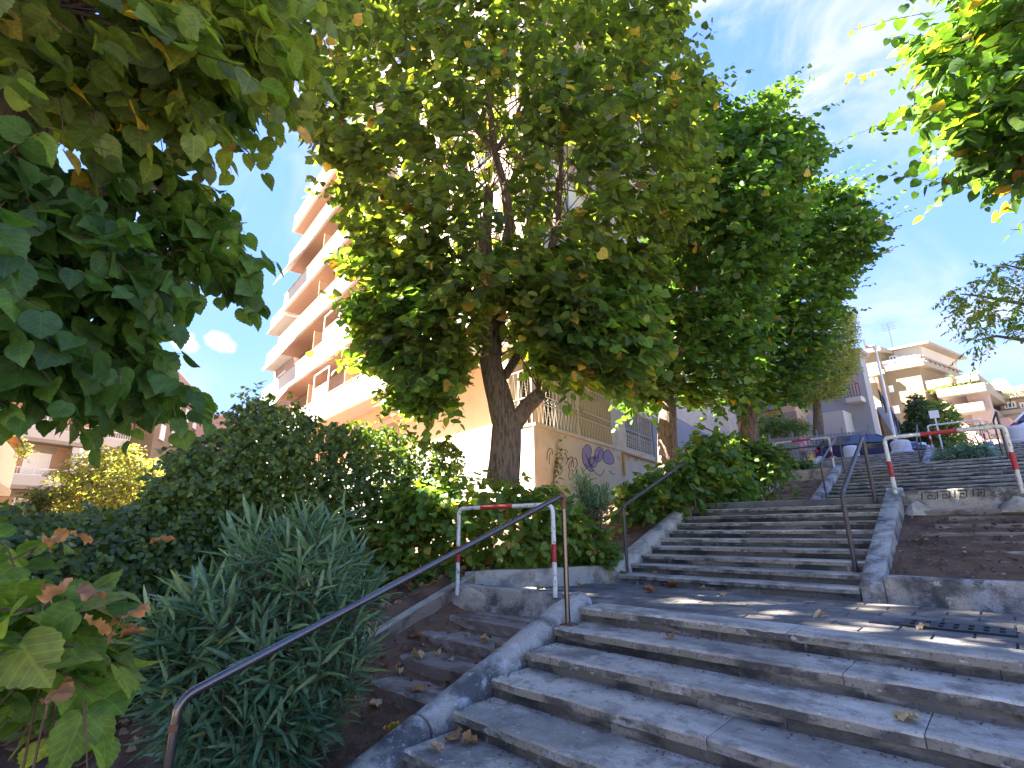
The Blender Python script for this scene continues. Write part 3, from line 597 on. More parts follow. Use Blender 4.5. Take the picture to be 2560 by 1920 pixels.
# ================================================================ buildings
def part(name, mat, parent, fr, a0, a1, n0, n1, z0, z1):
    return MB().fbox(fr, min(a0, a1), max(a0, a1), n0, n1, min(z0, z1), max(z0, z1)).build(name, M[mat], parent)
def window(parent, fr, a0, a1, z0, z1, pane='curtain', n=0.0, mull=1, fw=.07, sill=True):
    f = MB(); f.fbox(fr, a0, a0 + fw, n, n + .06, z0, z1); f.fbox(fr, a1 - fw, a1, n, n + .06, z0, z1); f.fbox(fr, a0 + fw, a1 - fw, n, n + .06, z1 - fw, z1); f.fbox(fr, a0 + fw, a1 - fw, n, n + .06, z0, z0 + fw)
    for i in range(1, mull + 1):
        c = a0 + (a1 - a0) * i / (mull + 1); f.fbox(fr, c - fw * .4, c + fw * .4, n, n + .055, z0 + fw, z1 - fw)
    o = f.build('window', M['frame_white'], parent)
    MB().fbox(fr, a0 + .02, a1 - .02, n + .002, n + .02, z0 + .02, z1 - .02).build('pane', M[pane], o)
    if sill: MB().fbox(fr, a0 - .08, a1 + .08, n, n + .14, z0 - .08, z0 - .005).build('sill', M['ivory'], o)
    return o
def louvre(parent, fr, a0, a1, z0, z1, n, mat='brick_wall', step=.09):
    f = MB()
    for e0, e1 in ((a0, a0 + .06), (a1 - .06, a1), ((a0 + a1) / 2 - .04, (a0 + a1) / 2 + .04)): f.fbox(fr, e0, e1, n, n + .05, z0, z1)
    z = z0
    while z < z1:
        f.fbox(fr, a0, a1, n + .005, n + .035, z, z + step * .6); z += step
    return f.build('shutter', M[mat], parent)
def railing(parent, fr, a0, a1, z0, z1, n, mat='pale_iron', step=.14, r=.012, name='railing'):
    f = MB(); f.fbox(fr, a0, a1, n - .02, n + .02, z1 - .05, z1); f.fbox(fr, a0, a1, n - .015, n + .015, z0, z0 + .04)
    k = max(1, int((a1 - a0) / step))
    for i in range(k + 1):
        a = a0 + (a1 - a0) * i / k; f.fbox(fr, a - r, a + r, n - r, n + r, z0 + .04, z1 - .05)
    return f.build(name, M[mat], parent)
def zigzag(parent, fr, a0, a1, z0, z1, n, pitch=.17, name='window_grille'):
    f = MB(); r = .011
    P = lambda a, z: np.array([*(fr[0] + fr[1] * a + np.array([fr[1][1], -fr[1][0]]) * n), z])
    hs_ = [z0, z0 + (z1 - z0) * .36, z0 + (z1 - z0) * .5, z1]
    for z in hs_: f.tube([P(a0, z), P(a1, z)], .016, 5)
    for a in (a0, (a0 + a1) / 2, a1): f.tube([P(a, z0), P(a, z1)], .018, 5)
    k = int((a1 - a0) / pitch)
    for lo, hi in ((z0, hs_[1]), (hs_[2], z1)):
        for i in range(k):
            a = a0 + (a1 - a0) * i / k; b = a0 + (a1 - a0) * (i + 1) / k; m = (a + b) / 2
            f.tube([P(a, lo), P(m, hi)], r, 4, False); f.tube([P(m, hi), P(b, lo)], r, 4, False)
    for i in range(k):
        a = a0 + (a1 - a0) * (i + .5) / k; c = (hs_[1] + hs_[2]) / 2; w_ = pitch * .36
        f.tube([P(a - w_, c), P(a, c + w_ * .9), P(a + w_, c), P(a, c - w_ * .9), P(a - w_, c)], r * .8, 4, False)
    return f.build(name, M['grille'], parent)

# ---- tall apartment house: sunlit balcony front and a shaded graffiti side
C0 = at(1335, 1100, 13.0)[:2]; dF = -hdir(230); dS = hdir(2170)
FL = (C0, dF); FR = (C0, dS)
T = thing('apartment_house', 'tall apartment house with white balcony bands behind the big linden', 'building', (C0[0], C0[1], 0))
AL = -28.4
def Lp(a, n): 
    nn = np.array([dF[1], -dF[0]]); return C0 + dF * a + nn * n
def Rp(a, n):
    nn = np.array([dS[1], -dS[0]]); return C0 + dS * a + nn * n
foot = [Lp(AL, -1.5), Lp(-1.2, -1.5), Rp(1.6, -1.3), Rp(30, -1.3), Lp(AL, -24)]
MB().prism(foot, -1.5, 27.0).build('wall', M['pink_wall'], T)
MB().prism([tuple(Lp(AL, 0)), tuple(Lp(-.004, 0)), tuple(Rp(1.42, -.1)), tuple(Lp(AL, -1.44))], -1.8, 3.25).build('plinth_wall', M['white_wall'], T)
MB().fbox(FL, AL, -1.25, -1.495, -1.35, 3.253, 6.33).build('ground_floor_wall', M['orange_wall'], T)
louvre(T, FL, -13.4, -10.6, 3.9, 5.35, -1.345, 'brick_wall')
MB().fbox(FL, -13.7, -10.3, -1.347, -1.30, 5.38, 5.6).build('lintel', M['orange_wall'], T)
louvre(T, FL, -21, -18.6, 3.9, 5.35, -1.345, 'brick_wall')
FZ = [6.4 + 3.44 * k for k in range(6)]
for k, z in enumerate(FZ):
    ar = -4.2 if k == 0 else -13.3
    MB().fbox(FL, AL, ar, -1.49, -.02, z - .06, z + .16).build('balcony_slab', M['soffit'], T)
    p = MB(); p.fbox(FL, AL, ar, -.14, .0, z - .10, z + 1.2); p.fbox(FL, ar - .14, ar + .0, -1.47, -.142, z - .10, z + 1.2); p.fbox(FL, AL - .002, AL + .14, -1.47, -.142, z - .10, z + 1.2)
    p.build('balcony_parapet', M['white_wall'], T)
    MB().fbox(FL, AL - .03, ar + .03, -.18, .035, z + 1.203, z + 1.27).build('parapet_cap', M['ivory'], T)
    MB().fbox(FL, AL, ar, .003, .03, z - .10, z + .02).build('drip_band', M['ivory'], T)
    if k < 5:
        wz = z + .2
        MB().fbox(FL, AL + .1, ar, -1.5, -1.46, z + .17, z + 3.3).build('balcony_wall', M['rose_wall' if k % 2 else 'pink_wall'], T)
        for a in np.arange(AL + 2, ar - 2.5, 4.6): window(T, FL, a, a + 1.7, wz + .02, wz + 2.3, 'glass' if k % 2 else 'curtain', -1.455, 1, .07, False)
        for a in ((-20.5, -14.6) if k < 4 else (-19,)):
            if a > ar - .3: continue
            MB().fbox(FL, a, a + .05, -1.45, -.15, z + .17, z + 2.7).build('balcony_screen', M['orange_wall'], T)
rf = MB(); rf.prism([Lp(AL + .6, -1.1), Lp(-14, -1.1), Lp(-14, -5), Lp(AL + .6, -5)], FZ[5] + .2, FZ[5] + 4.1); rf.build('attic_wall', M['pink_wall'], T)
MB().fbox(FL, AL + .4, -13.2, -5, -.9, FZ[5] + 4.1, FZ[5] + 4.35).build('roof_edge', M['ivory'], T)
for k, (a, w_, dz) in enumerate(((-28.2, 3.6, 0), (-28.2, 4.4, 3), (-28.0, 4.0, 1))):          # awnings let down at the far end
    z = FZ[dz] ; P = [(a, .0, z + 3.3), (a + w_, .0, z + 3.3), (a + w_, .95, z + 1.75), (a, .95, z + 1.75)]
    V = [np.array([*Lp(q[0], q[1]), q[2]]) for q in P]
    MB().add(V + [v + np.array([0, 0, .03]) for v in V], [(3, 2, 1, 0), (4, 5, 6, 7), (0, 1, 5, 4), (1, 2, 6, 5), (2, 3, 7, 6), (3, 0, 4, 7)]).build('awning', M['awning'], T)
for k in (0, 1):                                                     # woven screens standing on the parapets
    z = FZ[k]; a0 = -19.2 + .8 * k; f = MB(); f.fbox(FL, a0, a0 + .07, -.1, -.04, z + 1.1, z + 2.9); f.fbox(FL, a0 + 2.4, a0 + 2.47, -.1, -.04, z + 1.1, z + 2.9); f.fbox(FL, a0, a0 + 2.4, -.1, -.04, z + 2.85, z + 2.92)
    for i in range(28): f.fbox(FL, a0 + .07, a0 + 2.4, -.085, -.06, z + 1.12 + i * .034, z + 1.135 + i * .034)
    f.build('lattice_screen', M['pale_iron'], T)
# section right of the balconies
for k in range(0, 6):
    z = FZ[k] + .35
    MB().fbox(FL, -12.9, -1.35, -1.49, -1.2 if k else -1.2, FZ[k] + .17, FZ[k] + 3.4).build('facade_bay', M['white_wall' if k < 2 else 'pink_wall'], T)
    for a in (-11.5, -7.6, -4.4):
        window(T, FL, a, a + 1.5, z + .8, z + 2.2, 'curtain' if (k + int(a)) % 2 else 'glass', -1.19, 1, .07)
        if k in (0, 1, 2): zigzag(T, FL, a, a + 1.5, z + .8, z + 2.2, -1.08, .25)
# shaded side
MB().fbox(FR, 0.02, 30, -.35, 0, -1.8, 3.28).build('plinth_wall', M['beige_wall'], T)
MB().fbox(FR, 0.0, 5.35, -.42, .05, 3.283, 3.36).build('sill_band', M['beige_wall'], T)
MB().fbox(FR, 5.15, 6.45, -1.3, -.01, 3.30, 5.75).build('pier', M['beige_wall'], T)
MB().fbox(FR, 9.55, 30, -1.3, -.01, 3.30, 5.75).build('pier', M['grey_wall'], T)
o = MB(); o.fbox(FR, 6.45, 9.55, -1.3, -.012, 3.30, 3.46); o.fbox(FR, 6.45, 9.55, -1.3, -.012, 4.98, 5.75); o.build('window_surround', M['beige_wall'], T)
MB().fbox(FR, 6.45, 9.55, -.9, -.85, 3.46, 4.98).build('shutter', M['shade'], T); louvre(T, FR, 6.5, 9.5, 3.48, 4.95, -.42, 'grey_wall', .12)  # dark panel behind the slats, recess shade put into its colour
zigzag(T, FR, 6.55, 9.45, 3.5, 4.95, -.06, .2)
MB().fbox(FR, .6, 5.15, -1.28, -1.22, 3.3, 5.7).build('loggia_wall', M['beige_wall'], T)
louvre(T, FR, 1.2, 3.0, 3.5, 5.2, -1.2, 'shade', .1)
zigzag(T, FR, .05, 5.1, 3.38, 5.0, .02, .2)
zigzag(T, FL, -1.15, -.05, 3.30, 4.9, .0, .2)
MB().fbox(FR, 0.1, 30, -1.3, .0, 5.753, 6.5).build('upper_wall', M['beige_wall'], T)
for k in range(0, 5):
    z = FZ[k] + .8
    MB().fbox(FR, .3, 30, -1.3, -.2, z - .7, z + 2.75).build('upper_wall', M['pink_wall' if k > 1 else 'beige_wall'], T)
    MB().fbox(FR, 2.4, 9.6, -.19, 1.1, z - .16, z).build('balcony_slab', M['white_wall'], T)
    MB().fbox(FR, 2.4, 9.6, 1.02, 1.1, z + .003, z + .95).build('balcony_panel', M['beige_wall' if k < 2 else 'white_wall'], T)
    railing(T, FR, 2.4, 9.6, z + .953, z + 1.15, 1.06)
    for a in (3, 5.2, 7.6, 11.5, 15, 19, 23): window(T, FR, a, a + 1.4, z + .05 if a < 9 else z + .8, z + 2.2, 'glass' if (k + int(a)) % 2 else 'curtain', -.19, 1, .07, a > 9)
    MB().add([np.array([*Rp(a, n), zz]) for a, n, zz in ((3, -.15, z + 2.6), (9, -.15, z + 2.6), (9, 1.5, z + 1.9), (3, 1.5, z + 1.9), (3, -.15, z + 2.63), (9, -.15, z + 2.63), (9, 1.5, z + 1.93), (3, 1.5, z + 1.93))],
             [(3, 2, 1, 0), (4, 5, 6, 7), (0, 1, 5, 4), (1, 2, 6, 5), (2, 3, 7, 6), (3, 0, 4, 7)]).build('awning', M['awning' if k % 2 else 'awning_grey'], T)
gp = lambda px, py: on_wall(C0, dS, px, py, .07)
MB().tube(bend([gp(1562, 1190), gp(1558, 1130), gp(1690, 1172)], .1), .045, 8).build('gas_pipe', M['gas'], T, smooth=True)
# graffiti, flat on the plinth
def zt(pts): return [(1240 + x * .27125, 960 + y * .27125) for x, y in pts]
gw = lambda px, py: on_wall(C0, dS, px, py, .006)
def spl(P, k=5):
    P = [np.array(p, float) for p in P]; out = []
    for i in range(len(P) - 1):
        p0, p1, p2, p3 = P[max(0, i - 1)], P[i], P[i + 1], P[min(len(P) - 1, i + 2)]
        for j in range(k):
            t = j / k; out.append(.5 * ((2 * p1) + (-p0 + p2) * t + (2 * p0 - 5 * p1 + 4 * p2 - p3) * t * t + (-p0 + 3 * p1 - 3 * p2 + p3) * t ** 3))
    return out + [P[-1]]
blobs = [[(800, 600), (830, 560), (865, 570), (880, 620), (865, 680), (850, 700), (870, 760), (900, 800), (860, 800), (815, 750), (795, 680), (800, 600)],
         [(915, 610), (945, 580), (980, 600), (990, 650), (970, 700), (930, 720), (905, 680), (915, 610)], [(995, 630), (1030, 605), (1070, 650), (1088, 720), (1050, 740), (1000, 720), (990, 680), (995, 630)],
         [(850, 680), (900, 670), (940, 700), (920, 770), (870, 760), (850, 680)]]
pm_ = MB()
for b in blobs:
    P = [gw(*p) for p in zt([tuple(q) for q in spl(b[:-1] + [b[0]], 4)])]; c = sum(P) / len(P)
    nn = np.array([dS[1], -dS[0], 0]); pm_.add([c] + P, [(0, i + 1, (i + 1) % len(P) + 1) for i in range(len(P))])
pm_.build('graffiti_fill', M['spray_purple'], T)
st_ = blobs[:3] + [[(820, 640), (845, 690), (850, 740)], [(860, 700), (885, 670), (905, 700), (890, 740), (865, 730), (870, 690)], [(905, 700), (915, 660), (925, 700), (940, 650)], [(940, 690), (950, 620), (975, 610)], [(900, 790), (930, 830), (970, 840), (1000, 790)], [(1040, 800), (1080, 830), (1100, 825)], [(830, 740), (850, 765), (880, 750), (900, 770)],
      [(470, 700), (475, 630), (495, 595), (515, 605), (520, 650)], [(490, 740), (495, 660), (508, 630)], [(560, 650), (585, 630), (600, 650), (580, 680), (562, 740), (565, 800), (585, 835), (610, 800), (605, 770), (590, 750), (615, 700), (600, 650)],
      [(630, 650), (640, 638), (655, 680), (665, 700), (680, 680), (705, 672), (705, 700)], [(645, 740), (665, 690), (690, 675)], [(665, 850), (680, 800), (668, 760), (690, 720), (715, 690), (740, 690), (745, 720), (752, 740), (735, 770), (740, 810), (722, 845), (700, 840), (712, 800), (695, 795)], [(690, 770), (700, 720), (712, 710), (718, 770)], [(670, 855), (685, 875), (705, 870), (710, 850)], [(545, 790), (555, 800), (548, 815)]]
marks([[tuple(q) for q in zt(spl(s_, 4))] for s_ in st_], gw, .011, 'graffiti_outline', M['spray_black'], T)
marks([zt(s_) for s_ in ([(1208, 665), (1235, 690)], [(1232, 668), (1210, 700)], [(1272, 680), (1288, 712), (1305, 682)], [(1290, 690), (1302, 705)])], gw, .012, 'graffiti_mark', M['spray_red'], T)
marks([zt(spl(s_)) for s_ in ([(1120, 660), (1122, 700)], [(1135, 665), (1138, 700), (1150, 690)], [(1500, 510), (1510, 530), (1520, 505)], [(1505, 590), (1520, 610), (1530, 585)], [(1500, 610), (1530, 600)])], gw, .006, 'graffiti_mark', M['spray_black'], T)
MB().tube([on_wall(C0, dS, 1745, 1062, .02), on_wall(C0, dS, 1815, 1093, .02)], .04, 6).build('drain_pipe', M['iron'], T)
# flower boxes on the roof edge
# ---- lower block standing off the far end of the tall house
C1 = Lp(AL - 1.0, -1.5); F1 = (C1, dF); T1 = thing('apartment_wing', 'rose apartment wing with small stacked balconies past the white bands', 'building', (C1[0], C1[1], 0))
MB().fbox(F1, -6, 0, -14, 0, -2, 17.2).build('wall', M['rose_wall'], T1)
for k in range(5):
    z = 4.5 + 3.2 * k
    MB().fbox(F1, -5.5, -.6, .003, .9, z - .2, z).build('balcony_slab', M['ivory'], T1)
    MB().fbox(F1, -5.7, -.4, .003, 1.05, z - .32, z - .203).build('balcony_slab', M['white_wall'], T1)
    railing(T1, F1, -5.5, -.6, z + .0, z + 1.0, .86, step=.2, r=.02)
    MB().fbox(F1, -5.2, -4.3, .003, .05, z + .05, z + 2.3).build('balcony_door', M['orange_wall'], T1); MB().fbox(F1, -4.4, -2.4, .003, .05, z + .6, z + 2.2).build('shutter', M['curtain'], T1)

# ---- far yellow house with balconies, far beyond the garden
P0 = at(160, 1080, 48)[:2]; dA = hdir(1820); FA = (P0, dA)
T2 = thing('apartment_house', 'yellow brick house with white balconies and striped awning past the garden', 'building', (P0[0], P0[1], 0))
MB().fbox(FA, -16, 3.4, -12, 0, -2, 14.5).build('wall', M['brick_wall'], T2)
z2, z1f, z0f = 7.0, 3.9, .85
for k, z in enumerate((z0f, z1f, z2, z2 + 3.1)):
    e = 3.6 if k != 1 else 1.4
    MB().fbox(FA, -16, e, .003, 1.5, z - .5, z - .25).build('balcony_slab', M['ivory'], T2)
    MB().fbox(FA, -16, e, 1.4, 1.5, z - .247, z + .42).build('balcony_parapet', M['white_wall'], T2)
    railing(T2, FA, -16, e, z + .423, z + .9, 1.45, step=.17, r=.014)
    for a in (-13, -9.2, -5.2, -1.9):
        window(T2, FA, a, a + 1.5, z - .2, z + 2.05, 'curtain' if k % 2 else 'glass', .003, 1, .1, False); MB().fbox(FA, a - .2, a + 1.7, .003, .06, z + 2.1, z + 2.5).build('lintel', M['ivory'], T2)
aw = MB()
for i in range(12):
    a = .1 + i * .22
    V = [np.array([*(P0 + dA * (a + da) + np.array([dA[1], -dA[0]]) * n), z]) for da, n, z in ((0, 1.30, z2 - .55), (.22, 1.30, z2 - .55), (.22, 1.62, z1f + .55), (0, 1.62, z1f + .55))]
    MB().add(V + [v + np.array([.03, 0, 0]) for v in V], [(3, 2, 1, 0), (4, 5, 6, 7), (0, 1, 5, 4), (1, 2, 6, 5), (2, 3, 7, 6), (3, 0, 4, 7)]).build('awning', M['awning' if (i // 2) % 2 else 'awning_grey'], T2)
MB().fbox(FA, -6.2, -3.8, .8, 1.3, z2 + .9, z2 + 1.75).build('tarpaulin', M['tank'], T2)
cA = P0 + dA * 3.4; dB = hdir(800); FB = (cA, dB)
T3 = thing('apartment_house', 'cream stepped house with sloping eaves between yellow house and rose block', 'building', (cA[0], cA[1], 0))
def eave(px, py): return on_wall(cA, dB, px, py)
e1 = eave(303, 870); e2 = eave(389, 963); a1 = (e1[:2] - cA) @ dB; a2 = (e2[:2] - cA) @ dB; a3 = (eave(463, 1029)[:2] - cA) @ dB
MB().fbox(FB, -.5, a1 + 6, -14, -.02, -2, e1[2]).build('wall', M['yellow_wall'], T3)
MB().fbox(FB, -1, a1 + 6.5, -14, 1.0, e1[2] + .003, e1[2] + .35).build('eave', M['ivory'], T3)
MB().fbox(FB, -1, a1 + 6.3, -14, .6, e1[2] + .353, e1[2] + 1.3).build('roof', M['roof'], T3)
MB().fbox(FB, a1 + 6.01, a3 + 2, -14, 1.5, -2, e2[2]).build('wall', M['yellow_wall'], T3)
MB().fbox(FB, a1 + 6.1, a3 + 2.5, -14, 2.3, e2[2] + .003, e2[2] + .4).build('eave', M['ivory'], T3)
MB().fbox(FB, a1 + 6.1, a3 + 2.3, -14, 1.9, e2[2] + .403, e2[2] + 1.2).build('roof', M['roof'], T3)
for z in np.arange(1.2, e1[2] - 2.5, 3.0):
    MB().fbox(FB, 1.5, a1 + 4, -.017, 1.2, z - .2, z).build('balcony_slab', M['ivory'], T3); MB().fbox(FB, 1.5, a1 + 4, 1.1, 1.2, z + .003, z + 1.0).build('balcony_parapet', M['yellow_wall'], T3)
    for a in np.arange(2, a1 + 4, 3.2): window(T3, FB, a, a + 1.3, z + .1, z + 2.1, 'curtain', -.017, 1, .1, False)
for z in np.arange(2.0, e2[2] - 2, 3.0):
    for a in np.arange(a1 + 7.5, a3, 3.6): window(T3, FB, a, a + 1.4, z + .5, z + 1.9, 'curtain', 1.503, 1, .1)
Pp = at(508, 1040, 66); dP = hdir(2780); FP = (Pp[:2], dP); zt_ = Pp[2]
T4 = thing('apartment_house', 'dusty rose block with flat roof and thin rods above the ivy hedge', 'building', (Pp[0], Pp[1], 0))
MB().fbox(FP, -9, 22, -12, 0, -2, zt_).build('wall', M['rose_wall'], T4)
MB().fbox(FP, -9.2, 22.2, -12, .2, zt_ + .003, zt_ + .3).build('roof_edge', M['rose_wall'], T4)
MB().fbox(FP, -9, -5.8, -9, -1, zt_ + .303, zt_ + 3.4).build('stair_head', M['rose_wall'], T4); MB().fbox(FP, -9.5, -5.4, -9.5, -.6, zt_ + 3.403, zt_ + 3.8).build('roof', M['roof'], T4)
for k in range(3):
    z = zt_ - 5.1 - 3.2 * k
    MB().fbox(FP, -4.5, 20, .003, 1.8, z - .9, z).build('balcony_parapet', M['white_wall'], T4); railing(T4, FP, -4.5, 20, z + .003, z + .9, 1.7, step=.3, r=.02)
    for a in (-4, -.4, 4, 9, 14): window(T4, FP, a, a + 1.8, z - .1, z + 2.0, 'glass', .003, 1, .1, False)
MB().fbox(FP, 1.6, 2.6, .003, .5, zt_ - 2.9, zt_ - 2.1).build('air_conditioner', M['frame_white'], T4)
for a in (-3.6, -1.4, .8, 3): MB().fbox(FP, a - .03, a + .03, -.6, -.54, zt_ + .3, zt_ + 1.9).build('roof_rod', M['iron'], T4)
# near balcony corner at the frame edge
Pb = at(46, 1139, 20); dBk = hdir(207); FBk = (Pb[:2], dBk)
T5 = thing('balcony_house', 'white balcony corner with potted plants poking in by the garden', 'building', (Pb[0], Pb[1], 0))
MB().fbox(FBk, -14, -1.3, -9, -1.3, -2, 12).build('wall', M['pink_wall'], T5)
MB().fbox(FBk, -14, 0, -.12, 0, Pb[2] - .95, Pb[2]).build('balcony_parapet', M['white_wall'], T5); MB().fbox(FBk, -14, -.002, -1.3, -.123, Pb[2] - .95, Pb[2] - .75).build('balcony_slab', M['soffit'], T5)
MB().fbox(FBk, -14, .03, -.15, .04, Pb[2] - 1.12, Pb[2] - .953).build('drip_band', M['ivory'], T5)

# ---- street houses up the hill
PY = at(2297, 917, 92); FY = (PY[:2], -hdir(-45)); wy = lambda px, py, n=0.0: (lambda q: ((q[:2] - FY[0]) @ FY[1], q[2]))(on_wall(FY[0], FY[1], px, py, n))
T6 = thing('apartment_house', 'cream corner house with white lattice terrace up the hill', 'building', (PY[0], PY[1], 3))
sd = hdir(3380); FYs = (PY[:2], sd)
aL = wy(2140, 950)[0]; zc = wy(2296, 917)[1]
nL = np.array([FY[1][1], -FY[1][0]])
def yfoot(a0, a1, n, dep): return [FY[0] + FY[1] * a0 + nL * n, FY[0] + FY[1] * a1 + nL * n, FY[0] + FY[1] * a1 + nL * n + sd * dep, FY[0] + FY[1] * a0 + nL * n + sd * dep]
MB().prism(yfoot(aL, 0, 0, 16), 2, zc).build('wall', M['yellow_wall'], T6)
MB().prism(yfoot(aL - .4, .7, .7, 18), zc + .003, zc + .7).build('cornice', M['ivory'], T6)
zp = wy(2290, 891)[1]
b_ = MB(); ax0 = wy(2203, 930)[0]; ax1 = -.3
for i in range(4):
    a = ax0 + (ax1 - ax0) * i / 3; b_.fbox(FY, a - .35, a + .35, .1, .5, zc + .703, zp)
b_.fbox(FY, ax0, ax1, .1, .5, zp - .35, zp + .1); b_.fbox(FY, ax0, ax1, .12, .48, zc + .703, zc + 1.0); b_.fbox(FY, ax1 - 2.0, ax1 + .4, .08, .52, zc + .703, zp + .12)
k = 22
for i in range(k):
    a = ax0 + (ax1 - 2 - ax0) * i / k; b_.fbox(FY, a, a + .2, .2, .4, zc + .9, zp - .3)
for i in range(1, 4): zz = zc + 1.0 + (zp - zc - 1.35) * i / 4; b_.fbox(FY, ax0, ax1, .22, .38, zz - .1, zz + .1)
b_.build('terrace_balustrade', M['frame_white'], T6); MB().fbox(FY, ax0, ax1 - 2.1, .0, .06, zc + .75, zp - .3).build('lattice_shade_panel', M['shade'], T6)  # flat dark panel added to darken the lattice holes, in place of plants
for q in range(9): MB().fbox(FYs, 1 + q * 1.7, 1.2 + q * 1.7, .1, .3, zc + .703, zp).build('baluster', M['ivory'], T6)
MB().fbox(FYs, .5, 16.5, .05, .35, zp + .003, zp + .25).build('side_rail', M['ivory'], T6)
zh = wy(2270, 866)[1]; pa0 = wy(2206, 890)[0]; pa1 = wy(2280, 880)[0]
MB().prism(yfoot(pa0, pa1 + 1, -2.5, 13), zc + .7, zh + .4).build('penthouse_wall', M['white_wall'], T6); MB().prism(yfoot(pa0 - .6, pa1 + 2, -1.7, 15), zh + .403, zh + .75).build('roof', M['ivory'], T6)
for x0, x1 in ((2217, 2235), (2239, 2257)):
    a0, zz0 = wy(x0, 898); a1_, zz1 = wy(x1, 878); window(T6, FY, a0, a1_, zz0, zz1, 'glass', -2.49, 1, .25, False)
for (x0, x1, y0, y1) in ((2210, 2232, 984, 963), (2230, 2247, 1036, 1013), (2160, 2183, 944, 922), (2225, 2243, 1085, 1065)):
    a0, zz0 = wy(x0, y0); a1_, zz1 = wy(x1, y1); window(T6, FY, a0, a1_, zz0, zz1, 'curtain', .003, 0, .22)
a0, zz0 = wy(2321, 958); 
window(T6, FYs, 4.5, 6.4, zc - 6.6, zc - 3.2, 'curtain', .003, 0, .2); window(T6, FYs, 4.5, 6.4, zc - 14.6, zc - 11.2, 'curtain', .003, 0, .2)
MB().fbox(FYs, 9, 16, .003, 1.6, zc - 6.7, zc - 6.4).build('balcony_slab', M['ivory'], T6); railing(T6, FYs, 9, 16, zc - 6.39, zc - 4.6, 1.5, 'blue_cloth', .5, .16)
wa0 = wy(2128, 893)[0]; wa1 = wy(2198, 886)[0]; wz = wy(2150, 893)[1]
MB().prism(yfoot(wa0, wa1, 1.0, 12), 2, wz).build('wall', M['yellow_wall'], T6); MB().prism(yfoot(wa0 - .4, wa1 + .5, 1.8, 13), wz + .003, wz + .6).build('cornice', M['ivory'], T6)
MB().fbox(FY, wa0, wa1 + .3, 1.0, 1.5, wy(2160, 948)[1], wy(2160, 948)[1] + .6).build('string_course', M['ivory'], T6)
ca0 = wy(2168, 885)[0]; ca1 = wy(2190, 885)[0]; cz = wy(2180, 862)[1]
ch = MB(); ch.fbox(FY, ca0, ca1, -1.6, .3, wz + .6, cz - .9); ch.build('chimney', M['ivory'], T6)
for i in range(2): MB().fbox(FY, ca0 - .15, ca1 + .15, -1.75, .45, cz - .85 + .5 * i, cz - .6 + .5 * i).build('chimney_slab', M['ivory'], T6)
for a_, h_ in ((wa0 + .8, 5.5), (pa0 + 1.2, 4.5)):
    z_ = (wz if h_ > 5 else zh + .7); am = MB(); q_ = FY[0] + FY[1] * a_ - nL * 3.0; am.tube([(*q_, z_), (*q_, z_ + h_)], .05, 5)
    for e_ in range(4): am.tube([(*(q_ - FY[1] * .9), z_ + h_ - .35 * e_), (*(q_ + FY[1] * .9), z_ + h_ - .35 * e_)], .03, 4)
    am.build('aerial', M['iron'], T6)
railing(T6, FY, wa0, ca0, wz + .6, wz + 2.6, .6, 'iron', 1.4, .09)
a0, z0_ = wy(2155, 978); a1_, z1_ = wy(2192, 956)
MB().fbox(FY, a0, a1_, 1.0, 3.4, z0_ + .8, z1_).build('awning', M['awning'], T6); 
MB().tube([np.array([*(FY[0] + FY[1] * wy(2196, 948)[0] + nL * 1.2), z]) for z in (3, wy(2196, 948)[1])], .16, 6).build('drain_pipe', M['brick_wall'], T6)

PK = at(2441, 932, 86); FK = (PK[:2], -hdir(-45)); wk = lambda px, py: (lambda q: ((q[:2] - FK[0]) @ FK[1], q[2]))(on_wall(FK[0], FK[1], px, py))
T7 = thing('apartment_house', 'pale house with deep cream terraces and terracotta walls up the hill', 'building', (PK[0], PK[1], 3))
sk = hdir(2930); nK = np.array([FK[1][1], -FK[1][0]])
def kfoot(a0, a1, n, dep): return [FK[0] + FK[1] * a0 + nK * n, FK[0] + FK[1] * a1 + nK * n, FK[0] + FK[1] * a1 + nK * n + sk * dep, FK[0] + FK[1] * a0 + nK * n + sk * dep]
def klev(pxs, top, bot, over, dep, nm='terrace_parapet'):
    a0, zt0 = wk(pxs[0], top[0]); a1_, zt1 = wk(pxs[1], top[1]); zb = wk(pxs[1], bot)[1]
    MB().prism(kfoot(a0, a1_, over, dep), zb, zt1).build(nm, M['ivory'], T7); return a0, a1_, zb, zt1
r1 = klev((2333, 2443), (954, 933), 951, 0, 18); r2 = klev((2345, 2462), (988, 961), 982, 1.5, 20); r3 = klev((2375, 2458), (1022, 1008), 1029, 1.5, 18)
for (lo, hi, m_) in ((r2[3], r1[2], 'rose_wall'), (r3[3], r2[2], 'pink_wall'), (2.0, r3[2], 'rose_wall')):
    MB().prism(kfoot(r2[0], r1[1] - 1.2, -2.0, 15), lo, hi).build('wall', M[m_], T7)
for (x0, x1, y0, y1) in ((2388, 2399, 1013, 1003), (2404, 2436, 1012, 998)):
    a0, zz0 = wk(x0, y0); a1_, zz1 = wk(x1, y1); window(T7, FK, a0, a1_, zz0, zz1, 'curtain', -1.99, 1, .2)
MB().prism(kfoot(r1[1] - 1.6, r1[1] + .4, -.4, 1.6), 2, r2[2]).build('pillar', M['pink_wall'], T7)
MB().prism(kfoot(r1[0] - 1, r1[0] + 1.8, -3, 9), r1[3] - .5, r1[3] + .7).build('roof_room', M['ivory'], T7)
a0, zz0 = wk(2480, 1055); a1_, zz1 = wk(2520, 1026)
MB().prism(kfoot(a0, a1_, -6, 8), zz0, zz1).build('terrace_parapet', M['pink_wall'], T7)
PR = at(2492, 985, 98); FRt = (PR[:2], -hdir(-45)); wr = lambda px, py: (lambda q: ((q[:2] - FRt[0]) @ FRt[1], q[2]))(on_wall(FRt[0], FRt[1], px, py))
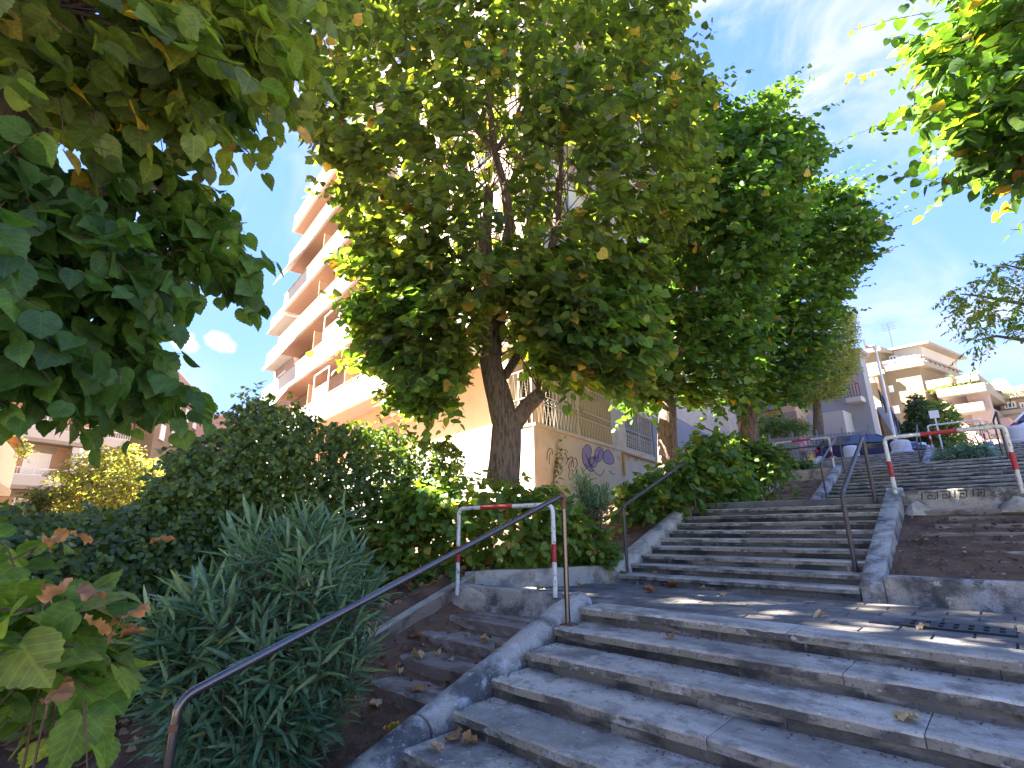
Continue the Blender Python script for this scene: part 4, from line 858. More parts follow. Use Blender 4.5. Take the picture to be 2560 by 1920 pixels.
T8 = thing('apartment_house', 'pink house with white top terrace behind the white car', 'building', (PR[0], PR[1], 3))
zt8 = wr(2530, 985)[1]
MB().fbox(FRt, 0, 40, -14, 0, 2, zt8 + 1).build('wall', M['pink_wall'], T8)
for (y0, y1) in ((1000, 985), (1040, 1030)):
    zz0 = wr(2530, y0)[1]; zz1 = wr(2530, y1)[1]; MB().fbox(FRt, -.6, 41, .003, 2.2, zz0, zz1).build('terrace_parapet', M['ivory'], T8)
zz1 = wr(2540, 966)[1]; MB().fbox(FRt, 3, 38, -9, -2, zt8 + 1.003, zz1).build('roof_room', M['white_wall'], T8)
for (x0, x1) in ((2512, 2538), (2552, 2578)):
    a0, zz0 = wr(x0, 1023); a1_, zz1 = wr(x1, 1003); window(T8, FRt, a0, a1_, zz0, zz1, 'glass', .003, 2, .2)
for (px, py, s) in ((2498, 962, .9), (2516, 969, .5)):
    p = at(px, py, 97); ds = thing('satellite_dish', ('big' if s > .7 else 'small') + ' white satellite dish on the roof terrace of the pink house', 'satellite dish', p, 'satellite dishes')
    m = MB(); 
    for r_, dz in ((0, 0), (.5, .08), (1, .3)):
        for j in range(14):
            a = j / 14 * 6.283; v = np.array([math.cos(a) * r_ * s, -dz * s, math.sin(a) * r_ * s]); m.v.append(tuple(p + v))
    m.f = [(i * 14 + j, i * 14 + (j + 1) % 14, (i + 1) * 14 + (j + 1) % 14, (i + 1) * 14 + j) for i in range(2) for j in range(14)]
    m.build('dish', M['frame_white'], ds, smooth=True); MB().tube([p + np.array([0, .05, 0]), p + np.array([0, .2, -2.2])], .06, 5).build('mast', M['iron'], ds)

# ---- grey modern house with the outside stair
PG = at(2170, 1000, 46); FG = (PG[:2], -hdir(150)); wg = lambda px, py, n=0.0: (lambda q: ((q[:2] - FG[0]) @ FG[1], q[2]))(on_wall(FG[0], FG[1], px, py, n))
T9 = thing('modern_house', 'pale grey modern house with stone-faced outside stair beside the street', 'building', (PG[0], PG[1], 3))
g0 = wg(2030, 900)[0]; g1 = wg(2172, 1000)[0]; gz = wg(2140, 885)[1]
MB().fbox(FG, g0 - 6, g1, -1.5, 0, 2.5, gz).build('wall', M['grey_wall'], T9)
MB().fbox(FG, g0 - 6.3, g1 + .3, -1.7, .4, gz + .003, gz + .3).build('roof_edge', M['ivory'], T9)
a0, z0_ = wg(2128, 1012); a1_, z1_ = wg(2163, 994)
MB().fbox(FG, a0, a1_, .003, 1.2, z0_, z0_ + .35).build('balcony_slab', M['white_wall'], T9); railing(T9, FG, a0, a1_, z0_ + .36, z0_ + 1.35, 1.15, 'iron', .2, .02)
MB().fbox(FG, a0 + .2, a1_ - .2, .003, .03, z0_ + .36, z0_ + 2.5).build('balcony_door', M['rose_wall'], T9)
wx0 = wg(2040, 1085)[0]; wx1, wz1 = wg(2128, 1034)
MB().fbox(FG, wx0 - 6, wx1, .003, 2.0, 2.5, wz1).build('low_wing', M['white_wall'], T9)
s0 = at(2196, 1022, 40); s1 = at(2284, 1140, 36); dd = (s1 - s0)[:2]; Ls = np.linalg.norm(dd); dd /= Ls; FS = (s0[:2], dd)
nS = np.array([dd[1], -dd[0]])
def swall(name, mat, n0, n1, zb, k0, k1, ztop0, ztop1):
    P = [FS[0] + dd * k0 + nS * n0, FS[0] + dd * k1 + nS * n0, FS[0] + dd * k1 + nS * n1, FS[0] + dd * k0 + nS * n1]
    MB().prism([tuple(p) for p in P], zb, [ztop0, ztop1, ztop1, ztop0]).build(name, M[mat], T9)
z0s, z1s = s0[2], 3.35
swall('stone_face', 'stone_clad', -.5, 0, 2.6, 0, Ls, z0s - .1, z1s - .05)
swall('stair_coping', 'ivory', -.6, .1, 2.6 if False else 3.28, -.1, -.003, z0s, z0s)
P = [FS[0] + dd * k + nS * n for k, n in ((0, -.58), (Ls, -.58), (Ls, .08), (0, .08))]
MB().prism([tuple(p) for p in P], [z0s - .097, z1s - .047, z1s - .047, z0s - .097], [z0s + .12, z1s + .15, z1s + .15, z0s + .12]).build('stair_coping', M['white_wall'], T9)
n_ = 9
for i in range(n_):
    k0 = Ls * i / n_; k1 = Ls * (i + .93) / n_; f0 = i / n_; f1 = (i + .93) / n_; zz = lambda f: z0s + (z1s - z0s) * f
    P = [FS[0] + dd * k + nS * n for k, n in ((k0, -.3), (k1, -.3), (k1, -.26), (k0, -.26))]
    MB().prism([tuple(p) for p in P], [zz(f0) + .3, zz(f1) + .3, zz(f1) + .3, zz(f0) + .3], [zz(f0) + 1.2, zz(f1) + 1.2, zz(f1) + 1.2, zz(f0) + 1.2]).build('rail_panel', M['grey_wall'], T9)
    MB().tube([(*(FS[0] + dd * k0 + nS * -.24), zz(f0)), (*(FS[0] + dd * k0 + nS * -.24), zz(f0) + 1.3)], .035, 5).build('rail_post', M['iron'], T9)
PO = at(1900, 1060, 44); FO = (PO[:2], -hdir(150)); T10 = thing('small_house', 'low orange house with grey roof band behind the bright shrub', 'building', (PO[0], PO[1], 3))
wo = lambda px, py: (lambda q: ((q[:2] - FO[0]) @ FO[1], q[2]))(on_wall(FO[0], FO[1], px, py))
a1_, z1_ = wo(1985, 1012); z0_ = wo(1940, 1045)[1]
MB().fbox(FO, -6, a1_, -6, 0, 2.5, z1_).build('wall', M['orange_wall'], T10); MB().fbox(FO, -6, wo(1952, 1020)[0], .003, .5, z0_ + .6, z1_ + .1).build('roof_band', M['grey_wall'], T10)
for i in range(4): MB().fbox(FO, -3 + i * 1.6, -2 + i * 1.6, .003, .1, z0_ - 2, z0_ + .3).build('door', M['rose_wall'], T10)
# ================================================================ vegetation
def leaf_tpl(outline, ribs, fold=.10, droop=.14, curl=0.0):
    """outline: right-hand half (x,y) from base to tip; ribs: y of midrib points"""
    mid = [(0, y) for y in ribs]; R = outline[1:-1]; base, tip = outline[0], outline[-1]
    V = [(0, base[1])] + [(0, y) for y in ribs] + [(0, tip[1])] + list(R) + [(-x, y) for x, y in R]
    nm = len(ribs) + 2; nr = len(R); F = []
    def strip(off, flip):
        pts = [0] + [off + i for i in range(nr)] + [nm - 1]; ys = [V[p][1] for p in range(nm)]
        m = 0
        for a, b in zip(pts[:-1], pts[1:]):
            while m + 1 < nm - 1 and ys[m + 1] <= (V[a][1] + V[b][1]) / 2 + 1e-6 and a != 0:
                F.append((m, a, m + 1) if not flip else (m, m + 1, a)); m += 1
            if len({m, a, b}) == 3: F.append((m, a, b) if not flip else (m, b, a))
        while m + 1 < nm - 1:
            F.append((m, pts[-2], m + 1) if not flip else (m, m + 1, pts[-2])); m += 1
    strip(nm, False); strip(nm + nr, True)
    W_ = []
    for x, y in V:
        z = fold * abs(x) - droop * max(0, y) ** 2 + curl * x * x
        W_.append((x, y, z))
    return np.array(W_), np.array([f for f in F if len(set(f)) == 3])
HEART = leaf_tpl([(0, 0), (.17, -.09), (.36, -.04), (.49, .17), (.50, .38), (.40, .62), (.22, .84), (0, 1.08)], [.2, .45, .7])
HEARTX = leaf_tpl([(0, 0), (.10, -.10), (.24, -.12), (.36, -.05), (.42, .02), (.50, .15), (.50, .24), (.55, .33), (.51, .42), (.53, .52), (.45, .58), (.44, .68), (.34, .73), (.30, .84), (.2, .87), (.14, .98), (0, 1.12)], [.15, .32, .5, .68, .86], .14, .16)
IVY = leaf_tpl([(0, 0), (.30, -.05), (.48, .22), (.30, .62), (0, 1.0)], [.42], .12, .2)
LANCE = leaf_tpl([(0, 0), (.045, .2), (.066, .5), (.046, .8), (0, 1.0)], [.5], .5, .12)
OVAL = leaf_tpl([(0, 0), (.2, .3), (.2, .68), (0, 1.0)], [], .2, .15)

def inside(poly, X, Y):
    P = np.array(poly, float); r = np.zeros(X.shape, bool); j = len(P) - 1
    for i in range(len(P)):
        xi, yi = P[i]; xj, yj = P[j]
        c = ((yi > Y) != (yj > Y)) & (X < (xj - xi) * (Y - yi) / (yj - yi + 1e-12) + xi); r ^= c; j = i
    return r
def edge_dist(poly, X, Y):
    P = np.array(poly, float); d = np.full(X.shape, 1e9)
    for i in range(len(P)):
        a = P[i]; b = P[(i + 1) % len(P)]; ab = b - a; t = np.clip(((X - a[0]) * ab[0] + (Y - a[1]) * ab[1]) / (ab @ ab + 1e-9), 0, 1)
        d = np.minimum(d, np.hypot(X - a[0] - t * ab[0], Y - a[1] - t * ab[1]))
    return d
def rays(X, Y): return CF[None] + CR[None] * ((X - 1280) / FPX)[:, None] + CU[None] * ((960 - Y) / FPX)[:, None]
def crown_points(poly, d0, T, n, margin=0.0, shell=.6, front=0.0):
    """points spread through a rounded volume whose outline, seen from the path, is poly; d0 horizontal distance (number or f(x,y)), T half depth"""
    P = np.array(poly, float); lo, hi = P.min(0), P.max(0); out = np.zeros((0, 3))
    while len(out) < n:
        X = RNG.uniform(lo[0], hi[0], n * 2); Y = RNG.uniform(lo[1], hi[1], n * 2); k = inside(poly, X, Y); X, Y = X[k], Y[k]
        e = edge_dist(poly, X, Y); k = e > margin; X, Y, e = X[k], Y[k], e[k]
        D = d0(X, Y) if callable(d0) else np.full(X.shape, float(d0))
        r = np.clip(e * D / FPX / T, 0, 1); te = T * np.sqrt(np.maximum(0.02, 1 - (1 - r) ** 2))
        u = RNG.uniform(-1, 1, len(X)); u = np.sign(u) * np.abs(u) ** shell; u = np.where((u > 0) & (RNG.random(len(X)) < front), -u, u)
        R = rays(X, Y); H = np.hypot(R[:, 0], R[:, 1]); out = np.concatenate([out, EYE[None] + R * ((D + u * te) / H)[:, None]])
    return out[:n]
def nrm(v): return v / (np.linalg.norm(v, axis=1, keepdims=True) + 1e-9)
ZU = np.array([0, 0, 1.0])
def sprays(base, axis, n_leaf, length, size, up=.25, droop=.35, flat=.5, spread=.5, hang=.55):
    """leafy twigs: returns leaf position, x axis, y axis (stalk to tip), z axis, size"""
    n = len(base); out_dir = base - axis; out_dir[:, 2] *= .3; out_dir = nrm(out_dir + RNG.normal(0, spread, (n, 3))); out_dir[:, 2] += up; out_dir = nrm(out_dir)
    t = (np.arange(n_leaf) + .5) / n_leaf
    P = base[:, None] + out_dir[:, None] * (t[None, :, None] * length); P[:, :, 2] -= droop * length * t[None] ** 2
    side = nrm(np.cross(out_dir, ZU[None] + RNG.normal(0, .15, (n, 3)))); sg = np.where(np.arange(n_leaf) % 2 == 0, 1.0, -1.0)
    Yd = side[:, None] * sg[None, :, None] * .75 + out_dir[:, None] * .5; Yd = Yd + np.array([0, 0, -hang]) + RNG.normal(0, .32, Yd.shape)
    Yd = nrm(Yd.reshape(-1, 3)); Zd = ZU[None] + RNG.normal(0, flat, Yd.shape) - .25 * np.repeat(out_dir * np.array([1, 1, 0]), n_leaf, axis=0) * -1
    Zd = Zd - Yd * (Zd * Yd).sum(1, keepdims=True); Zd = nrm(Zd); Xd = np.cross(Yd, Zd)
    S = size * RNG.uniform(.62, 1.15, len(Yd)); S *= np.tile(1.05 - .35 * t, n)
    tw = [(P[i, 0], P[i, n_leaf // 2], P[i, -1]) for i in range(n)]
    return P.reshape(-1, 3) + Yd * (S * .12)[:, None], Xd, Yd, Zd, S, tw
def leaves_mesh(name, tpl, P, Xd, Yd, Zd, S, tint, mat):
    V0, F0 = tpl; n = len(P); k = len(V0)
    jit = RNG.uniform(.8, 1.25, (n, 1, 1)); fz = RNG.uniform(.3, 1.9, (n, 1, 1)) * RNG.choice([1, 1, 1, -1], (n, 1, 1))
    V = P[:, None] + (V0[None, :, 0:1] * jit * Xd[:, None] + V0[None, :, 1:2] * Yd[:, None] + V0[None, :, 2:3] * fz * Zd[:, None]) * S[:, None, None]
    F = (F0[None] + (np.arange(n) * k)[:, None, None]).reshape(-1, 3)
    lf = np.tile(np.stack([np.abs(V0[:, 0]), V0[:, 1], V0[:, 0] * 0], 1), (n, 1))
    return np_mesh(name, V.reshape(-1, 3), F, mat, True, np.repeat(np.clip(tint, 0, 1), k), lf)
LEAFV = {}
def leaf_variants(key, tpl, mat, tints):
    if (key, mat.name) not in LEAFV:
        L_ = []
        for i, t in enumerate(tints):
            V0, F0 = tpl; V = V0 * np.array([RNG.uniform(.85, 1.2), 1, RNG.uniform(.3, 2.2) * (1 if i % 4 else -1)]); L_.append(np_mesh('leaf', V, F0, mat, True, np.full(len(V), t), np.stack([np.abs(V0[:, 0]), V0[:, 1], V0[:, 0] * 0], 1)))
        LEAFV[(key, mat.name)] = (np.array(tints), L_)
    return LEAFV[(key, mat.name)]
def in_view(P, mar=0):
    v = P - EYE; z = v @ CF; x = 1280 + FPX * (v @ CR) / np.maximum(z, .01); y = 960 - FPX * (v @ CU) / np.maximum(z, .01)
    return (z > .2) & (x > -mar) & (x < 2560 + mar) & (y > -mar) & (y < 1920 + mar), z
def plant_leaves(t, key, tpl, mat, P, Xd, Yd, Zd, S, tint, single=300):
    """the leaves that show largest as single leaf objects, the rest as one mass"""
    ok, z = in_view(P); score = np.where(ok, S / np.maximum(z, .3), 0) * RNG.uniform(.75, 1.0, len(P))
    idx = np.argsort(-score)[:single] if single else np.array([], int)
    idx = idx[score[idx] * FPX > 7] if len(idx) else idx
    if len(idx):
        tv, ms = leaf_variants(key, tpl, M[mat], np.concatenate([np.linspace(.05, .8, 10), [.93]]))
        Lc = np.array(t.location)
        for i in idx:
            k = int(np.argmin(np.abs(tv - tint[i]))); o = bpy.data.objects.new('leaf', ms[k]); COL.objects.link(o); o.parent = t
            x, y, zz, s = Xd[i] * S[i], Yd[i] * S[i], Zd[i] * S[i], P[i] - Lc
            o.matrix_basis = Matrix(((x[0], y[0], zz[0], s[0]), (x[1], y[1], zz[1], s[1]), (x[2], y[2], zz[2], s[2]), (0, 0, 0, 1)))
    m = np.ones(len(P), bool); m[idx] = False
    if m.any():
        o = link('foliage', leaves_mesh('foliage', tpl, P[m], Xd[m], Yd[m], Zd[m], S[m], tint[m], M[mat]), t); o['kind'] = 'stuff'
def twigs(t, segs, r=.004, name='twigs', mat='twig'):
    m = MB()
    for s in segs: m.tube(s, [r * 1.3] + [r] * (len(s) - 2) + [r * .4], 3, False)
    o = m.build(name, M[mat], t, smooth=True); o['kind'] = 'stuff'; return o
def limb(t, name, pts, r0, r1, n=12, knob=.05, mat='bark'):
    P = [np.array(p, float) for p in pts]; Q = []
    for i in range(len(P) - 1):
        k = 6
        for j in range(k): Q.append(P[i] + (P[i + 1] - P[i]) * j / k)
    Q.append(P[-1]); R = [r0 + (r1 - r0) * i / (len(Q) - 1) for i in range(len(Q))]
    m = MB(); m.tube(Q, R, n)
    V = []
    for v in m.v:
        f = knob * R[0]
        V.append(tuple(np.array(v) + f * np.array([mnoise.noise(Vector((v[0] * 6, v[1] * 6, v[2] * 2.2))), mnoise.noise(Vector((v[1] * 6 + 9, v[0] * 6, v[2] * 2.2))), 0])))
    m.v = V
    return m.build(name, M[mat], t, smooth=True)
def fine_branches(t, stems, targets, n, r=.012):
    m = MB()
    for i in range(n):
        a = stems[RNG.integers(len(stems))]; b = targets[RNG.integers(len(targets))]; c = (a + b) / 2 + np.array([0, 0, .12 * np.linalg.norm(b - a)]) + RNG.normal(0, .06, 3)
        m.tube([a, a * .5 + c * .5 + RNG.normal(0, .03, 3), c, c * .45 + b * .55 + RNG.normal(0, .04, 3), b], [r, r * .8, r * .6, r * .4, r * .2], 4, False)
    o = m.build('branches', M['twig'], t, smooth=True); o['kind'] = 'stuff'; return o
def tint_for(P, base=.4, sd=.17, yellow=.02, clump=.9, amp=.14):
    c = np.array([mnoise.noise(Vector(p * clump)) for p in P]) * amp * 1.6
    t = np.clip(base + c + RNG.normal(0, sd, len(P)), .02, .8); y = RNG.random(len(P)); return np.where(y < yellow, RNG.uniform(.86, 1.0, len(P)), t)
def px_path(pts, d): return [at(x, y, d + (dd if len(r) else 0)) for (x, y, *r) in pts for dd in ([r[0]] if r else [0])]

def linden(name, label, cat, group, crown, d0, T, n_spray, nl, length, size, mat='linden', base=None, limbs=(), tint=(.4, .15, .02), single=300, nb=120, far=False, margin=14, sp=dict(), front=.25, carve=(), shoots=0):
    t = thing(name, label, cat, base, group)
    stems = []
    for (nm, pts, r0, r1) in limbs:
        limb(t, nm, pts, r0, r1); stems += [np.array(p) for p in pts[2 if nm == 'limb' else 4:]]
    B = crown_points(crown, d0, T, n_spray, margin, .6, front)
    if carve:                                        # open places in the crown where the limbs show
        v = B - EYE; z_ = v @ CF; X_ = 1280 + FPX * (v @ CR) / z_; Y_ = 960 - FPX * (v @ CU) / z_; nearer = np.hypot(v[:, 0], v[:, 1]) < d0 + .35
        cut = np.zeros(len(B), bool)
        for c_ in carve: cut |= inside(c_, X_, Y_)
        B = B[~(cut & nearer & (RNG.random(len(B)) < .8))]; n_spray = len(B)
    ax = np.array([base[0], base[1], 0.0])[None].repeat(n_spray, 0); ax[:, 2] = B[:, 2] - .4
    P, X, Y, Z, S, tw = sprays(B, ax, nl, length, size, **sp)
    if shoots:                                       # longer shoots that break the outline
        Bs = crown_points(crown, d0, T, shoots * 6, 0, .5, 0); v = Bs - EYE; z_ = v @ CF; e_ = edge_dist(crown, 1280 + FPX * (v @ CR) / z_, 960 - FPX * (v @ CU) / z_); Bs = Bs[np.argsort(e_)[:shoots * 2]]
        a2 = np.repeat(np.array([[base[0], base[1], 0.0]]), len(Bs), 0); a2[:, 2] = Bs[:, 2] - .9; Q = sprays(Bs, a2, 11, length * 1.9, size * .85, up=.35, droop=.12, spread=.3, hang=.4)
        P, X, Y, Z, S = [np.concatenate([u_, w_]) for u_, w_ in zip((P, X, Y, Z, S), Q[:5])]; tw = tw + Q[5]
    plant_leaves(t, 'heart' if not far else 'oval', HEART if not far else OVAL, mat, P, X, Y, Z, S, tint_for(P, tint[0], tint[1], tint[2]), single)
    if not far: twigs(t, tw, .0035 * max(1, length / .5))
    if stems and nb: fine_branches(t, stems, B, nb, .016)
    return t

# ---- the big linden in the middle
d1 = 8.3
A_ = lambda x, y, d=d1: at(x, y, d)
T1crown = [(790, 330), (800, 230), (850, 120), (870, -150), (1000, -220), (1400, -220), (1640, -140), (1690, 30), (1670, 120), (1740, 190), (1745, 260), (1730, 330), (1750, 420), (1740, 500), (1700, 590), (1640, 640), (1640, 700), (1590, 760), (1620, 840), (1640, 890), (1590, 930), (1540, 1000), (1480, 950), (1400, 985), (1345, 950), (1300, 935), (1245, 880), (1190, 950), (1160, 1010), (1110, 1050), (1060, 1060), (1010, 1015), (985, 930), (900, 930), (880, 900), (940, 830), (900, 770), (870, 800), (880, 750), (960, 700), (870, 690), (850, 650), (890, 600), (870, 520), (895, 460), (805, 390)]
linden('linden_tree', 'big forked linden standing beside the graffiti wall', 'tree', None, T1crown, d1, 2.5, 2900, 8, .5, .185, 'linden_old', A_(1255, 1215),
       [('trunk', [A_(1256, 1215), A_(1262, 1150), A_(1266, 1085), A_(1268, 1035)], .285, .24), ('limb', [A_(1262, 1050), A_(1240, 965), A_(1226, 905), A_(1232, 845), A_(1216, 770), A_(1222, 690), A_(1214, 590), A_(1222, 480)], .232, .085),
        ('limb', [A_(1285, 1062), A_(1318, 1015), A_(1350, 985, 8.1)], .15, .12), ('limb', [A_(1245, 830), A_(1262, 660), A_(1275, 560), A_(1262, 470), A_(1236, 380), A_(1222, 250), A_(1215, 100)], .12, .05),
        ('limb', [A_(1238, 385), A_(1210, 345), A_(1165, 300, 7.8)], .075, .045), ('limb', [A_(1244, 372), A_(1280, 320), A_(1310, 240)], .06, .03),
        ('limb', [A_(1350, 800, 8.8), A_(1368, 680, 8.8), A_(1388, 580, 8.8), A_(1398, 470, 8.8), A_(1402, 360, 8.8), A_(1410, 200, 8.8)], .11, .05), ('limb', [A_(1262, 940), A_(1300, 880, 8.6), A_(1350, 800, 8.8)], .08, .08), ('limb', [A_(1372, 660, 8.8), A_(1340, 600, 8.9), A_(1325, 540, 9)], .05, .03)],
       (.4, .18, .02), 300, 170, shoots=40, carve=[[(1165, 330), (1215, 240), (1270, 230), (1310, 300), (1295, 420), (1300, 620), (1260, 700), (1200, 700), (1195, 480)], [(1370, 350), (1430, 340), (1425, 480), (1420, 690), (1345, 700), (1310, 560), (1350, 560)], [(1190, 780), (1262, 790), (1300, 1010), (1215, 1010)]])
t = COL.objects['linden_tree']                    # greener foliage of the low boughs
sk_ = [[(900, 640), (1010, 590), (1120, 640), (1180, 720), (1185, 900), (1160, 990), (1110, 1035), (1060, 1045), (1015, 1000), (985, 915), (905, 900), (960, 830), (900, 790), (880, 760), (960, 710)], [(1290, 640), (1420, 620), (1560, 640), (1610, 760), (1620, 890), (1570, 960), (1530, 1000), (1470, 965), (1400, 985), (1350, 960), (1310, 900), (1280, 800)], [(1120, 640), (1300, 620), (1360, 720), (1330, 880), (1290, 860), (1270, 740), (1180, 740)]]
for pl, n_ in zip(sk_, (330, 420, 90)):
    B = crown_points(pl, d1 - .3, 1.9, n_, 8, .6, .2); ax = np.repeat(np.array([[t.location.x, t.location.y, 0.0]]), len(B), 0); ax[:, 2] = B[:, 2] - .2
    P, X, Y, Z, S, tw = sprays(B, ax, 8, .5, .185, up=.05, droop=.4, hang=.7); plant_leaves(t, 'heart', HEART, 'linden', P, X, Y, Z, S, tint_for(P, .44, .17, .02), 0); twigs(t, tw, .0035)
d2 = 11.5
B_ = lambda x, y, d=d2: at(x, y, d)
linden('linden_tree', 'slimmer linden between the big forked linden and the dark one', 'tree', 'lindens along the stairs', [(1640, 330), (1700, 260), (1740, 235), (1790, 230), (1800, 290), (1860, 270), (1900, 200), (1922, 185), (1935, 290), (1995, 310), (2035, 380), (2000, 420), (1990, 520), (1950, 640), (1900, 760), (1900, 880), (1860, 960), (1840, 1035), (1780, 1030), (1700, 1020), (1620, 1040), (1560, 1045), (1570, 950), (1610, 850), (1590, 760), (1620, 690), (1620, 500)],
       d2, 2.7, 2100, 8, .55, .17, 'linden', B_(1672, 1180), [('trunk', [B_(1672, 1190), B_(1668, 1090), B_(1670, 990), B_(1700, 850), B_(1730, 700), B_(1740, 550), B_(1750, 400)], .235, .07), ('limb', [B_(1672, 960), B_(1640, 850), B_(1630, 740)], .09, .05), ('limb', [B_(1705, 830), B_(1790, 740), B_(1830, 620)], .09, .04)], (.24, .17, .02), 300, 110, shoots=45)
d3 = 15.2
C_ = lambda x, y, d=d3: at(x, y, d)
linden('linden_tree', 'dark-crowned linden standing by the ribbed upper bed', 'tree', 'lindens along the stairs', [(1970, 510), (2010, 450), (2075, 475), (2125, 445), (2145, 460), (2140, 520), (2170, 560), (2185, 612), (2140, 635), (2165, 660), (2110, 690), (2085, 760), (2060, 850), (2030, 930), (1990, 985), (1965, 1025), (1905, 1025), (1835, 1035), (1790, 980), (1770, 850), (1800, 700), (1850, 600), (1900, 500)],
       d3, 2.7, 1800, 8, .6, .17, 'linden', C_(1872, 1120), [('trunk', [C_(1872, 1120), C_(1872, 1050), C_(1866, 980), C_(1850, 900), C_(1860, 780), C_(1900, 660), C_(1950, 560)], .25, .06), ('limb', [C_(1868, 960), C_(1905, 880), C_(1960, 800)], .12, .05), ('limb', [C_(1855, 920), C_(1820, 850), C_(1810, 760)], .1, .05)], (.22, .17, .02), 300, 90, shoots=45)
d4 = 36
D_ = lambda x, y, d=d4: at(x, y, d)
linden('street_tree', 'sunlit yellow-green tree behind the dark-crowned linden', 'tree', None, [(2075, 790), (2105, 745), (2135, 790), (2135, 860), (2138, 930), (2115, 960), (2105, 1000), (2060, 1015), (1995, 1035), (1985, 1000), (2010, 900)], d4, 2.2, 1700, 8, .7, .2, 'olive', D_(2045, 1110), [('trunk', [D_(2047, 1110), D_(2045, 1050), D_(2040, 980)], .35, .2)], (.5, .2, .0), 0, 30, True)
# ---- sprays reaching in at the upper edge beside the path
d5 = 6.6
linden('linden_tree', 'sunlit linden reaching in over the wide upper stairs', 'tree', None, [(2275, -60), (2330, 10), (2250, 140), (2305, 160), (2270, 200), (2275, 228), (2310, 220), (2255, 268), (2265, 288), (2300, 290), (2265, 360), (2335, 350), (2285, 435), (2305, 440), (2370, 410), (2325, 518), (2400, 495), (2470, 480), (2495, 545), (2560, 515), (2760, 560), (2760, -260), (2300, -260)],
       d5, 1.5, 640, 9, .5, .14, 'linden', at(2840, 1330, d5), [('trunk', [at(2840, 1330, d5), at(2840, 900, d5), at(2830, 500, d5), at(2800, 0, d5)], .2, .1)], (.2, .2, .03), 300, 60, shoots=5, margin=40, sp=dict(spread=.35, up=.1))
# ---- pinnate tree
d6 = 9.0; pb = at(2700, 1330, d6)
t = thing('ailanthus_tree', 'feathery pinnate-leaved tree poking in above the white car', 'tree', pb)
limb(t, 'trunk', [pb, at(2700, 1000, d6), at(2690, 700, d6)], .16, .09)
lim = [(at(2690, 820, d6), at(2560, 760, d6), at(2450, 740, d6), at(2400, 735, d6)), (at(2690, 900, d6), at(2560, 850, d6), at(2490, 840, d6), at(2445, 850, d6)), (at(2690, 720, d6), at(2600, 680, d6), at(2500, 660, d6)), (at(2690, 950, d6), at(2600, 900, d6), at(2560, 880, d6))]
for L_ in lim: limb(t, 'limb', L_, .035, .008, 6)
poly6 = [(2375, 720), (2405, 690), (2440, 700), (2470, 655), (2500, 645), (2540, 615), (2570, 590), (2740, 560), (2740, 900), (2570, 890), (2555, 880), (2545, 850), (2530, 825), (2475, 865), (2435, 875), (2430, 830), (2450, 800), (2405, 785), (2390, 745)]
B = crown_points(poly6, d6, 1.0, 330, 6); ax = np.repeat(np.array([[pb[0], pb[1], 0.0]]), len(B), 0); ax[:, 2] = B[:, 2]
P, X, Y, Z, S, tw = sprays(B, ax, 15, .34, .085, up=.05, droop=.45, flat=.3, spread=.4)
plant_leaves(t, 'oval', OVAL, 'linden', P, X, Y, Z, S, tint_for(P, .5, .2, .06), 120); twigs(t, tw, .003)
# ---- linden close by whose boughs hang over the garden
tb = at(-60, 330, 2.7); tb = np.array([tb[0], tb[1], -1.0])
t = thing('linden_tree', 'nearby linden with leaning trunk and yellowing overhanging boughs', 'tree', tb)
limb(t, 'trunk', [tb, at(-45, 700, 2.55), at(10, 190, 2.5), at(60, 90, 2.5), at(130, -40, 2.5), at(240, -260, 2.4)], .165, .12, 14)
limb(t, 'limb', [at(100, 20, 2.5), at(210, -20, 2.35), at(330, 60, 2.2), at(420, 170, 2.15), at(530, 270, 2.2)], .05, .008, 8)
limb(t, 'limb', [at(-45, 650, 2.55), at(60, 520, 2.3), at(200, 480, 2.2), at(380, 470, 2.2), at(490, 490, 2.2)], .035, .006, 8)
limb(t, 'limb', [at(-45, 760, 2.55), at(60, 760, 2.3), at(200, 760, 2.2), at(330, 840, 2.2), at(410, 980, 2.2)], .035, .006, 8)
limb(t, 'limb', [at(-45, 700, 2.55), at(100, 640, 2.3), at(300, 620, 2.2), at(480, 640, 2.2), at(570, 655, 2.2)], .03, .005, 8)
up_ = [(-260, -260), (740, -260), (850, -40), (815, 10), (775, 60), (715, 95), (700, 130), (750, 190), (755, 225), (700, 185), (670, 240), (615, 210), (600, 285), (620, 305), (570, 355), (520, 320), (500, 315), (450, 350), (400, 305), (325, 275), (285, 305), (190, 275), (160, 300), (110, 240), (-260, 230)]
lo_ = [[(-260, 310), (0, 340), (90, 400), (200, 470), (300, 478), (330, 515), (120, 530), (-260, 540)],
       [(-260, 520), (100, 515), (300, 565), (380, 612), (450, 632), (440, 672), (360, 690), (330, 780), (200, 780), (-260, 790)],
       [(-260, 740), (200, 760), (290, 820), (330, 880), (370, 925), (330, 950), (200, 945), (40, 930), (-260, 960)]]
axis = np.array([tb[0], tb[1], 0.0])
bark_gap = [(-40, -40), (260, -40), (190, 40), (130, 130), (90, 250), (-40, 330)]
def near_sprays(poly, d0, T, n, nl, length, size, mat, tint, single, margin, sp):
    B = crown_points(poly, d0, T, n, margin, .8, 0); v = B - EYE; z_ = v @ CF; X_ = 1280 + FPX * (v @ CR) / z_; Y_ = 960 - FPX * (v @ CU) / z_
    B = B[~(inside(bark_gap, X_, Y_) & (np.hypot(v[:, 0], v[:, 1]) < 2.75))]; ax = np.repeat(axis[None], len(B), 0); ax[:, 2] = B[:, 2] + .1
    P, X, Y, Z, S, tw = sprays(B, ax, nl, length, size, **sp); plant_leaves(t, 'heartx', HEARTX, mat, P, X, Y, Z, S, tint_for(P, *tint), single); twigs(t, tw, .0025)
    return B
